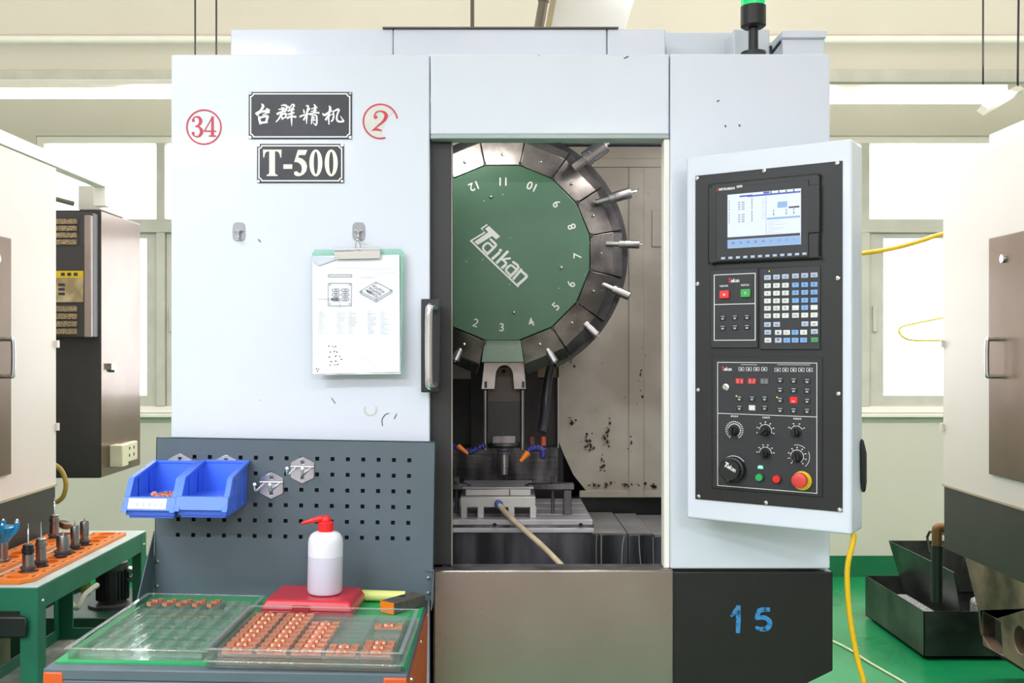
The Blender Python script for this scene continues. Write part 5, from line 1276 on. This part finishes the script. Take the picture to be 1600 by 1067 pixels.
# cast base of the right machine with windows
hx_ = lambda px_, py_: ((lambda d: (d - DC, EYE - (py_ - CY) * d / FPX))(FPX * 2.3 / (px_ - CX)))
outer = [hx_(1502, 850), hx_(1700, 946), hx_(1700, 1108), hx_(1547, 1012), hx_(1530, 985), hx_(1528, 955)]
hole = [hx_(1535, 955), hx_(1536, 1008), hx_(1567, 1024), hx_(1563, 972)]
cxr, czr = hx_(1594, 1000); rr = .06
MB().poly([outer, hole, [(cxr + rr * .9 * math.cos(R(-t)), czr + rr * math.sin(R(-t))) for t in range(0, 360, 20)]], 2.3, 2.36, 'yz').build('base_casting', CAST, rm, 0.004)
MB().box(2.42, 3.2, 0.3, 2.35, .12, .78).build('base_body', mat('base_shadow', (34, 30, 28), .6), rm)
for y_ in (.6, 1.4, 2.1): MB().lathe((2.5, y_, 0), (0, 0, 1), [(0, .07), (.03, .07), (.035, .03), (.12, .03)], n=18).build('levelling_foot', CAST, rm)
# electrical cabinet behind the left machine
ec = thing('electrical_cabinet', 'tall dark electrical cabinet with bronze side behind the left machine', 'cabinet', (-2.2, 2.45, .99))
MB().box(-2.5, -1.869, 2.2, 2.72, .99, 2.255).build('cabinet_body', CABDARK, ec, 0.004)
MB().box(-1.869, -1.864, 2.203, 2.718, .993, 2.252).build('side_door', BRONZE, ec, 0.002)
ac = MB().box(-2.4, xw(141, 2.1), 2.13, 2.2, zw(527, 2.13), zw(332, 2.13)).build('cooling_unit', mat('cooling_dark', (66, 66, 68), .45), ec, 0.004)
MB().box(xw(131, 2.11), xw(142, 2.11), 2.11, 2.2, zw(527, 2.11), zw(336, 2.11)).build('edge_strip', mat('strip_mauve', (168, 150, 146), .4, .3), ec, 0.005)
for (a, b) in ((341, 384), (477, 524)):
    n_ = 4; hgt = (b - a) / n_
    for k in range(n_):
        MB().box(xw(60, 2.12), xw(120, 2.12), 2.118, 2.13, zw(a + k * hgt + hgt * .82, 2.12), zw(a + k * hgt + .1 * hgt, 2.12)).build('vent_grille', mat('vent_mesh', (196, 170, 130), .5, rgb2=(70, 62, 54), scale=320, lo=.46, hi=.54), ec)
MB().box(xw(50, 2.12), xw(130, 2.12), 2.122, 2.13, zw(434, 2.12), zw(423, 2.12)).build('warning_label', WARN, ec)
MB().box(xw(50, 2.12), xw(130, 2.12), 2.122, 2.13, zw(472, 2.12), zw(434.3, 2.12)).build('warning_label', WARN2, ec)
mm = MB()
for k in range(3): mm.box(xw(91, 2.12), xw(101, 2.12), 2.1205, 2.122, zw(447 + k * 7, 2.12), zw(443 + k * 7, 2.12))
for k in range(3): mm.box(xw(95 + k * 10, 2.12), xw(101 + k * 10, 2.12), 2.1205, 2.122, zw(431, 2.12), zw(426, 2.12))
mm.build('label_print', INK, ec)['kind'] = 'stuff'
MB().box(-1.864, -1.845, 2.28, 2.33, 1.5, 1.53).lathe((-1.864, 2.33, 1.505), (1, 0, 0), [(0, .02), (.02, .018)], n=14).build('latch', CHROME, ec)
MB().box(-1.864, -1.80, 2.30, 2.38, 1.03, 1.135).box(-1.864, -1.835, 2.38, 2.6, 1.035, 1.13).build('socket_box', SOCKET, ec, 0.004)
mm = MB()
for k in range(3):
    for j in range(2): mm.box(-1.8352, -1.8335, 2.42 + k * .06, 2.432 + k * .06, 1.06 + j * .035, 1.075 + j * .035)
mm.build('socket_hole', BLACK, ec)['kind'] = 'stuff'
tag(MB().tube([P(84, 725, 1.75), P(96, 735, 1.75), P(103, 755, 1.75), P(99, 775, 1.75), P(88, 785, 1.75)], .010, n=10).build('yellow_hose', mat('old_yellow', (176, 146, 60), .45)), 'short dull yellow hose looping out behind the left machine', 'hose')
# yellow coil seen against the right window
tag(MB().tube([Vector((.7, 1.6, 2.0)), Vector((1.0, 2.1, 2.02)), P(1315, 397, 2.6), P(1360, 394, 2.6), P(1400, 387, 2.6), P(1440, 376, 2.6), P(1480, 364, 2.6), Vector((2.6, 2.4, 2.24)), Vector((2.7, 1.9, 2.2)), Vector((2.75, 1.6, 2.2))], .012, n=10).build('yellow_hose', YELLOW), 'yellow hose stretched across the upper right window', 'hose')
tag(MB().tube([Vector((2.7, 1.6, 1.85)), Vector((2.65, 2.2, 1.83)), P(1500, 490, 2.8), P(1470, 497, 2.8), P(1440, 503, 2.8), P(1410, 510, 2.8), P(1405, 519, 2.8), P(1418, 530, 2.8), P(1450, 532, 2.8), P(1500, 530, 2.8), Vector((2.8, 2.2, 1.68)), Vector((2.85, 1.6, 1.68))], .006, n=8).build('yellow_hose', mat('pale_yellow', (240, 226, 90), .4)), 'thin pale yellow hose loop before the right window pane', 'hose')

# coolant tank on the right
tk = thing('coolant_tank', 'dark steel coolant tank with tapered hopper behind the right machine', 'tank', (2.5, 3.0, 0))
X0, X1, Y0, Y1, Zt = 2.2, 3.1, 2.62, 3.43, .25
m = MB(); th = .004
m.box(X0, X0 + th, Y0, Y1, .015, Zt).box(X1 - th, X1, Y0, Y1, .015, Zt).box(X0, X1, Y0, Y0 + th, .015, Zt).box(X0, X1, Y1 - th, Y1, .015, Zt).box(X0, X1, Y0, Y1, .015, .02)
m.build('tank_body', TANK, tk)
MB().box(X0 + th, X0 + .14, Y0 + .05, Y1 - .25, .15, .20).build('chip_heap', CHIPS, tk); MB().box(2.52, 2.75, Y0 + .03, Y0 + .2, .12, .285).build('chip_heap', CHIPS, tk, .03)
tp = MB()
hq = [(2.42, 2.66, .16), (2.42, 3.41, .16), (2.33, 3.41, .462), (2.33, 2.57, .462)]
tp.add(hq + [(a + .005, b, c) for a, b, c in hq], [(0, 1, 2, 3), (7, 6, 5, 4), (0, 4, 5, 1), (1, 5, 6, 2), (2, 6, 7, 3), (3, 7, 4, 0)])
tp.add([(2.335, 3.41, .462), (2.425, 3.41, .16), (3.0, 3.41, .16), (3.0, 3.41, .462), (2.335, 3.415, .462), (2.425, 3.415, .16), (3.0, 3.415, .16), (3.0, 3.415, .462)], [(0, 1, 2, 3), (7, 6, 5, 4), (0, 4, 5, 1), (1, 5, 6, 2), (2, 6, 7, 3), (3, 7, 4, 0)])
tp.build('hopper', TANK, tk)
MB().tube([(2.56, 3.38, .40), (2.56, 3.38, .52), (2.60, 3.05, .52), (2.60, 3.05, .36)], .008, n=8, smooth=3).build('hopper_handle', TANK, tk)
for x_ in (2.3, 2.9):
    for y_ in (2.7, 3.35): MB().cyl((x_, y_, 0), (x_, y_, .016), .03, n=14).build('caster_pad', RUBBER, tk)
cpipe = thing('drain_pipe', 'dark vertical drain pipe with brass elbow before the coolant tank', 'pipe', P(1464, 940, 2.35))
MB().cyl(P(1464, 940, 2.35), P(1464, 852, 2.35), .0265, n=18).build('pipe', mat('pipe_dark', (40, 48, 44), .35, .3), cpipe)
MB().tube([P(1464, 856, 2.35), P(1464, 835, 2.35), P(1466, 824, 2.35), P(1482, 827, 2.35), P(1510, 836, 2.35)], .024, n=14).build('elbow', BRASS, cpipe)
tag(MB().tube([(1.55, 3.6, .006), P(1302, 1004, 0) * 0 + Vector((1.835, 2.94, .006)), Vector((1.90, 2.55, .006)), Vector((1.96, 2.2, .006)), Vector((2.05, 1.6, .006))], .006, n=8).build('floor_cable', mat('cable_cream', (214, 214, 176), .5)), 'thin cream cable lying on the green floor beside the tank', 'cable')

# ================================================================== GREEN CART
cx0, cx1, cy0, cy1, cz = -1.80, -1.445, .64, 1.61, .85
ct = thing('tool_cart', 'green metal tool cart with pale top at the left', 'cart', (-1.62, 1.1, 0))
MB().box(cx0, cx1, cy0, cy1, cz - .004, cz).build('cart_top', CARTTOP, ct, 0.001)
for a in ((cx1 - .006, cx1, cy0, cy1), (cx0, cx0 + .006, cy0, cy1), (cx0, cx1, cy0, cy0 + .006), (cx0, cx1, cy1 - .006, cy1)):
    MB().box(*a, cz - .078, cz - .004).build('top_rail', CARTG, ct, 0.002)
    MB().box(*a, .37, .45).build('shelf_rail', CARTG, ct, 0.002)
MB().box(cx0 + .006, cx1 - .006, cy0 + .006, cy1 - .006, .40, .405).build('lower_shelf', mat('dusty_shelf', (186, 186, 176), .5, rgb2=(140, 140, 128), scale=9), ct)
for x_, sx_ in ((cx0, 1), (cx1, -1)):
    for y_, sy_ in ((cy0, 1), (cy1, -1)):
        MB().box(x_, x_ + sx_ * .055, y_ - .001 * sy_, y_ + sy_ * .004, .02, cz - .006).box(x_ - .001 * sx_, x_ + sx_ * .004, y_, y_ + sy_ * .055, .02, cz - .006).build('leg', CARTG, ct)
        MB().cyl((x_ + sx_ * .02, y_ + sy_ * .02, 0), (x_ + sx_ * .02, y_ + sy_ * .02, .03), .02, n=12).build('foot', RUBBER, ct)
for y_ in (cy0 + .03, cy1 - .03): MB().ball((cx1 + .002, y_, cz - .05), .006, n=8).build('bolt', CHROME, ct)
MB().poly([[(cx0 + .03, cy0 - .02), (cx1 - .02, cy0 - .02), (cx1 - .06, cy0 + .0), (cx0 + .03, cy0 + .0)]], cz - .16, cz - .085, 'xy').build('drawer_grip', BLACK, ct, 0.01)
# orange tool strips
def strip(xa_, xb_, ya_, yb_, n, label):
    t = thing('tool_strip', label, 'tool rack', ((xa_ + xb_) / 2, (ya_ + yb_) / 2, cz), 'orange tool strips on the cart')
    hs_ = []; L = (yb_ - ya_) / n; xm_ = (xa_ + xb_) / 2
    for k in range(n):
        yc = ya_ + (k + .5) * L; hs_.append([(xm_ + .034 * math.cos(R(-a)), yc + .03 * math.sin(R(-a))) for a in range(0, 360, 24)])
    o = [(xa_ + .03, ya_ - .02), (xb_ - .03, ya_ - .02), (xb_, ya_ + .02), (xb_, yb_), (xa_, yb_), (xa_, ya_ + .02)]
    MB().poly([o] + hs_, cz + .0005, cz + .014, 'xy').build('strip_body', STRIP, t, 0.002)
    for k in range(n):
        yc = ya_ + (k + .5) * L
        MB().poly([[(xm_ + .033 * math.cos(R(a)), yc + .029 * math.sin(R(a))) for a in range(0, 360, 24)]], cz + .0005, cz + .005, 'xy').build('pocket_floor', mat('strip_deep', (226, 104, 24), .5), t)
        for sx_ in (-1, 1): MB().box(xm_ + sx_ * .052 - .004, xm_ + sx_ * .052 + .004, yc - .01, yc + .01, cz + .0135, cz + .0148).build('slot_mark', mat('slot_dark', (120, 60, 20), .6), t)
        if k: MB().box(xa_ + .002, xb_ - .002, yc - L / 2 - .0012, yc - L / 2 + .0012, cz + .0135, cz + .0143).build('joint', mat('slot_dark', (120, 60, 20)), t)
    return [ya_ + (k + .5) * L for k in range(n)], xm_
ysA, xA = strip(-1.615, -1.485, .69, 1.50, 11, 'orange plastic tool strip along the right edge of the green cart')
ysB, xB = strip(-1.785, -1.655, .69, 1.50, 11, 'orange plastic tool strip along the left edge of the green cart')
def cart_tool(px_, py_, x, label, bw, hpx, tip, style=0):
    """px_,py_: photo base; x: strip centre line"""
    d = FPX * x / (px_ - CX); Y = d - DC
    k = d / FPX; r = bw / 2 * k; Hh = hpx * k; tp_ = tip * k
    t = thing('tool_holder', label, 'tool holder', (x, Y, cz), 'tool holders standing on the cart')
    b = (x, Y, cz + .006); up = (0, 0, 1)
    MB().lathe(b, up, [(0, r * 1.1), (.006, r * 1.4), (.010, r * 1.4), (.012, r * 1.15), (.016, r * 1.15), (.018, r * 1.4), (.024, r * 1.4), (.026, r * 1.0)], n=24).build('flange', DARKST, t)
    z1_ = Hh
    if style == 0:
        MB().lathe(b, up, [(.026, r), (z1_ * .66, r)], n=24).build('holder_body', GREYST, t)
        MB().lathe(b, up, [(z1_ * .66, r * .85), (z1_ * .70, r * .85), (z1_ * .71, r * 1.08), (z1_ * .86, r * 1.08), (z1_ * .87, r * .95), (z1_ * .97, r * .95), (z1_, r * .7)], n=12).build('collet_nut', BLACK if bw > 16.5 else GREYST, t)
    else:
        MB().lathe(b, up, [(.026, r), (z1_ * .38, r), (z1_ * .39, r * .9), (z1_ * .46, r * .9), (z1_ * .47, r), (z1_ * .95, r), (z1_, r * .93)], n=24).build('holder_body', GREYST, t)
    MB().lathe((x, Y, cz + .006 + z1_), up, [(-.002, .0032), (tp_ * .6, .0028), (tp_ * .62, .002), (tp_, .0012)], n=8).build('cutter', CHROME, t)
cart_tool(44, 889, xA, 'tool holder with black collet nut and long drill, front end of the cart', 17, 46, 32)
cart_tool(64, 880, xA, 'tool holder with steel nut and long thin drill, second on the right strip', 15.5, 46, 25)
cart_tool(98.5, 867, xA, 'thick grooved tool holder with a short tip in the middle of the strip', 20, 34, 8, 1)
cart_tool(117, 859, xA, 'slim grooved tool holder with pointed tip, second from the back', 13.5, 39, 10, 1)
cart_tool(132, 851, xA, 'slim grooved tool holder with pointed tip, furthest back on the cart', 13.5, 39, 8, 1)
cart_tool(85, 838, xB, 'brownish tall tool holder with a thick upright rod on the left strip', 13.5, 40, 26)
# blue face mill
d_ = FPX * xB / (4 - CX); Yb_ = d_ - DC
bm_ = thing('face_mill', 'blue face milling cutter standing at the left edge of the cart', 'milling cutter', (xB, Yb_, cz))
k = d_ / FPX
MB().lathe((xB, Yb_, cz + .006), (0, 0, 1), [(0, .03), (.012, .03), (.014, .018), (.075, .017)], n=24).build('shank', GREYST, bm_)
BM = mat('mill_blue', (36, 150, 206), .3, .3)
MB().lathe((xB, Yb_, cz + .078), (0, 0, 1), [(0, .022), (.012, .03), (.03, .038), (.05, .042), (.054, .036)], n=24).build('cutter_body', BM, bm_)
for k_i in range(6):
    an = 2 * math.pi * k_i / 6 - .1
    MB().tube([(xB + .03 * math.cos(an), Yb_ + .03 * math.sin(an), cz + .10), (xB + .05 * math.cos(an), Yb_ + .05 * math.sin(an), cz + .122), (xB + .052 * math.cos(an), Yb_ + .052 * math.sin(an), cz + .142)], .009, n=8).build('insert_arm', BM, bm_)
    MB().ball((xB + .052 * math.cos(an), Yb_ + .052 * math.sin(an), cz + .145), .006, n=8).build('insert', CHROME, bm_)
tag(MB().lathe(P(100, 825, 1.45), (0.3, 0, 1), [(0, .016), (.006, .024), (.024, .026), (.026, .02)], n=20).build('spare_collar', mat('collar_brown', (122, 100, 84), .4, .6)), 'small brown collar lying between the tool holders on the cart', 'collar')

# pump and tank of the left machine
pm = thing('coolant_pump', 'black finned pump motor with hoses on a dark tank under the cart', 'pump', (-1.95, 2.5, 0))
MB().box(-2.75, -1.80, 2.25, 2.85, 0.0, .315).build('pump_tank', mat('tank_green', (26, 66, 50), .45, var=.2), pm, 0.004)
c = Vector((-1.925, 2.5, .317))
MB().lathe(c, (0, 0, 1), [(0, .115), (.012, .115), (.014, .09)], n=32).build('pump_flange', CABDARK, pm)
MB().lathe(c + Vector((0, 0, .014)), (0, 0, 1), [(0, .068), (.165, .068), (.167, .075), (.2, .072), (.205, .06)], n=32).build('motor', BLACK, pm)
for k in range(24):
    an = 2 * math.pi * k / 24
    MB().add([(c.x + r_ * math.cos(an + s_), c.y + r_ * math.sin(an + s_), z_) for z_ in (c.z + .03, c.z + .175) for r_, s_ in ((.066, -.03), (.08, -.025), (.08, .025), (.066, .03))],
             [(0, 1, 2, 3), (7, 6, 5, 4), (0, 4, 5, 1), (1, 5, 6, 2), (2, 6, 7, 3), (3, 7, 4, 0)]).build('cooling_fin', BLACK, pm)
MB().tube([P(97, 905, 2.2), P(104, 930, 2.15), P(119, 950, 2.1), P(132, 930, 2.15), P(152, 914, 2.25)], .013, n=10).build('hose', mat('hose_grey', (176, 172, 160), .35), pm)
MB().cyl(P(108, 922, 2.4), P(132, 912, 2.4), .03, n=16).build('pipe', GREYST, pm)
MB().cyl(P(134, 900, 2.38), P(134, 930, 2.38), .022, n=12).build('valve', mat('valve_green', (112, 128, 60), .4, .4), pm)
MB().tube([P(200, 890, 2.5), P(214, 893, 2.5), P(232, 890, 2.5)], .02, n=10).tube([P(200, 905, 2.5), P(232, 907, 2.5)], .014, n=10, smooth=0).build('pipe', CHROME, pm)
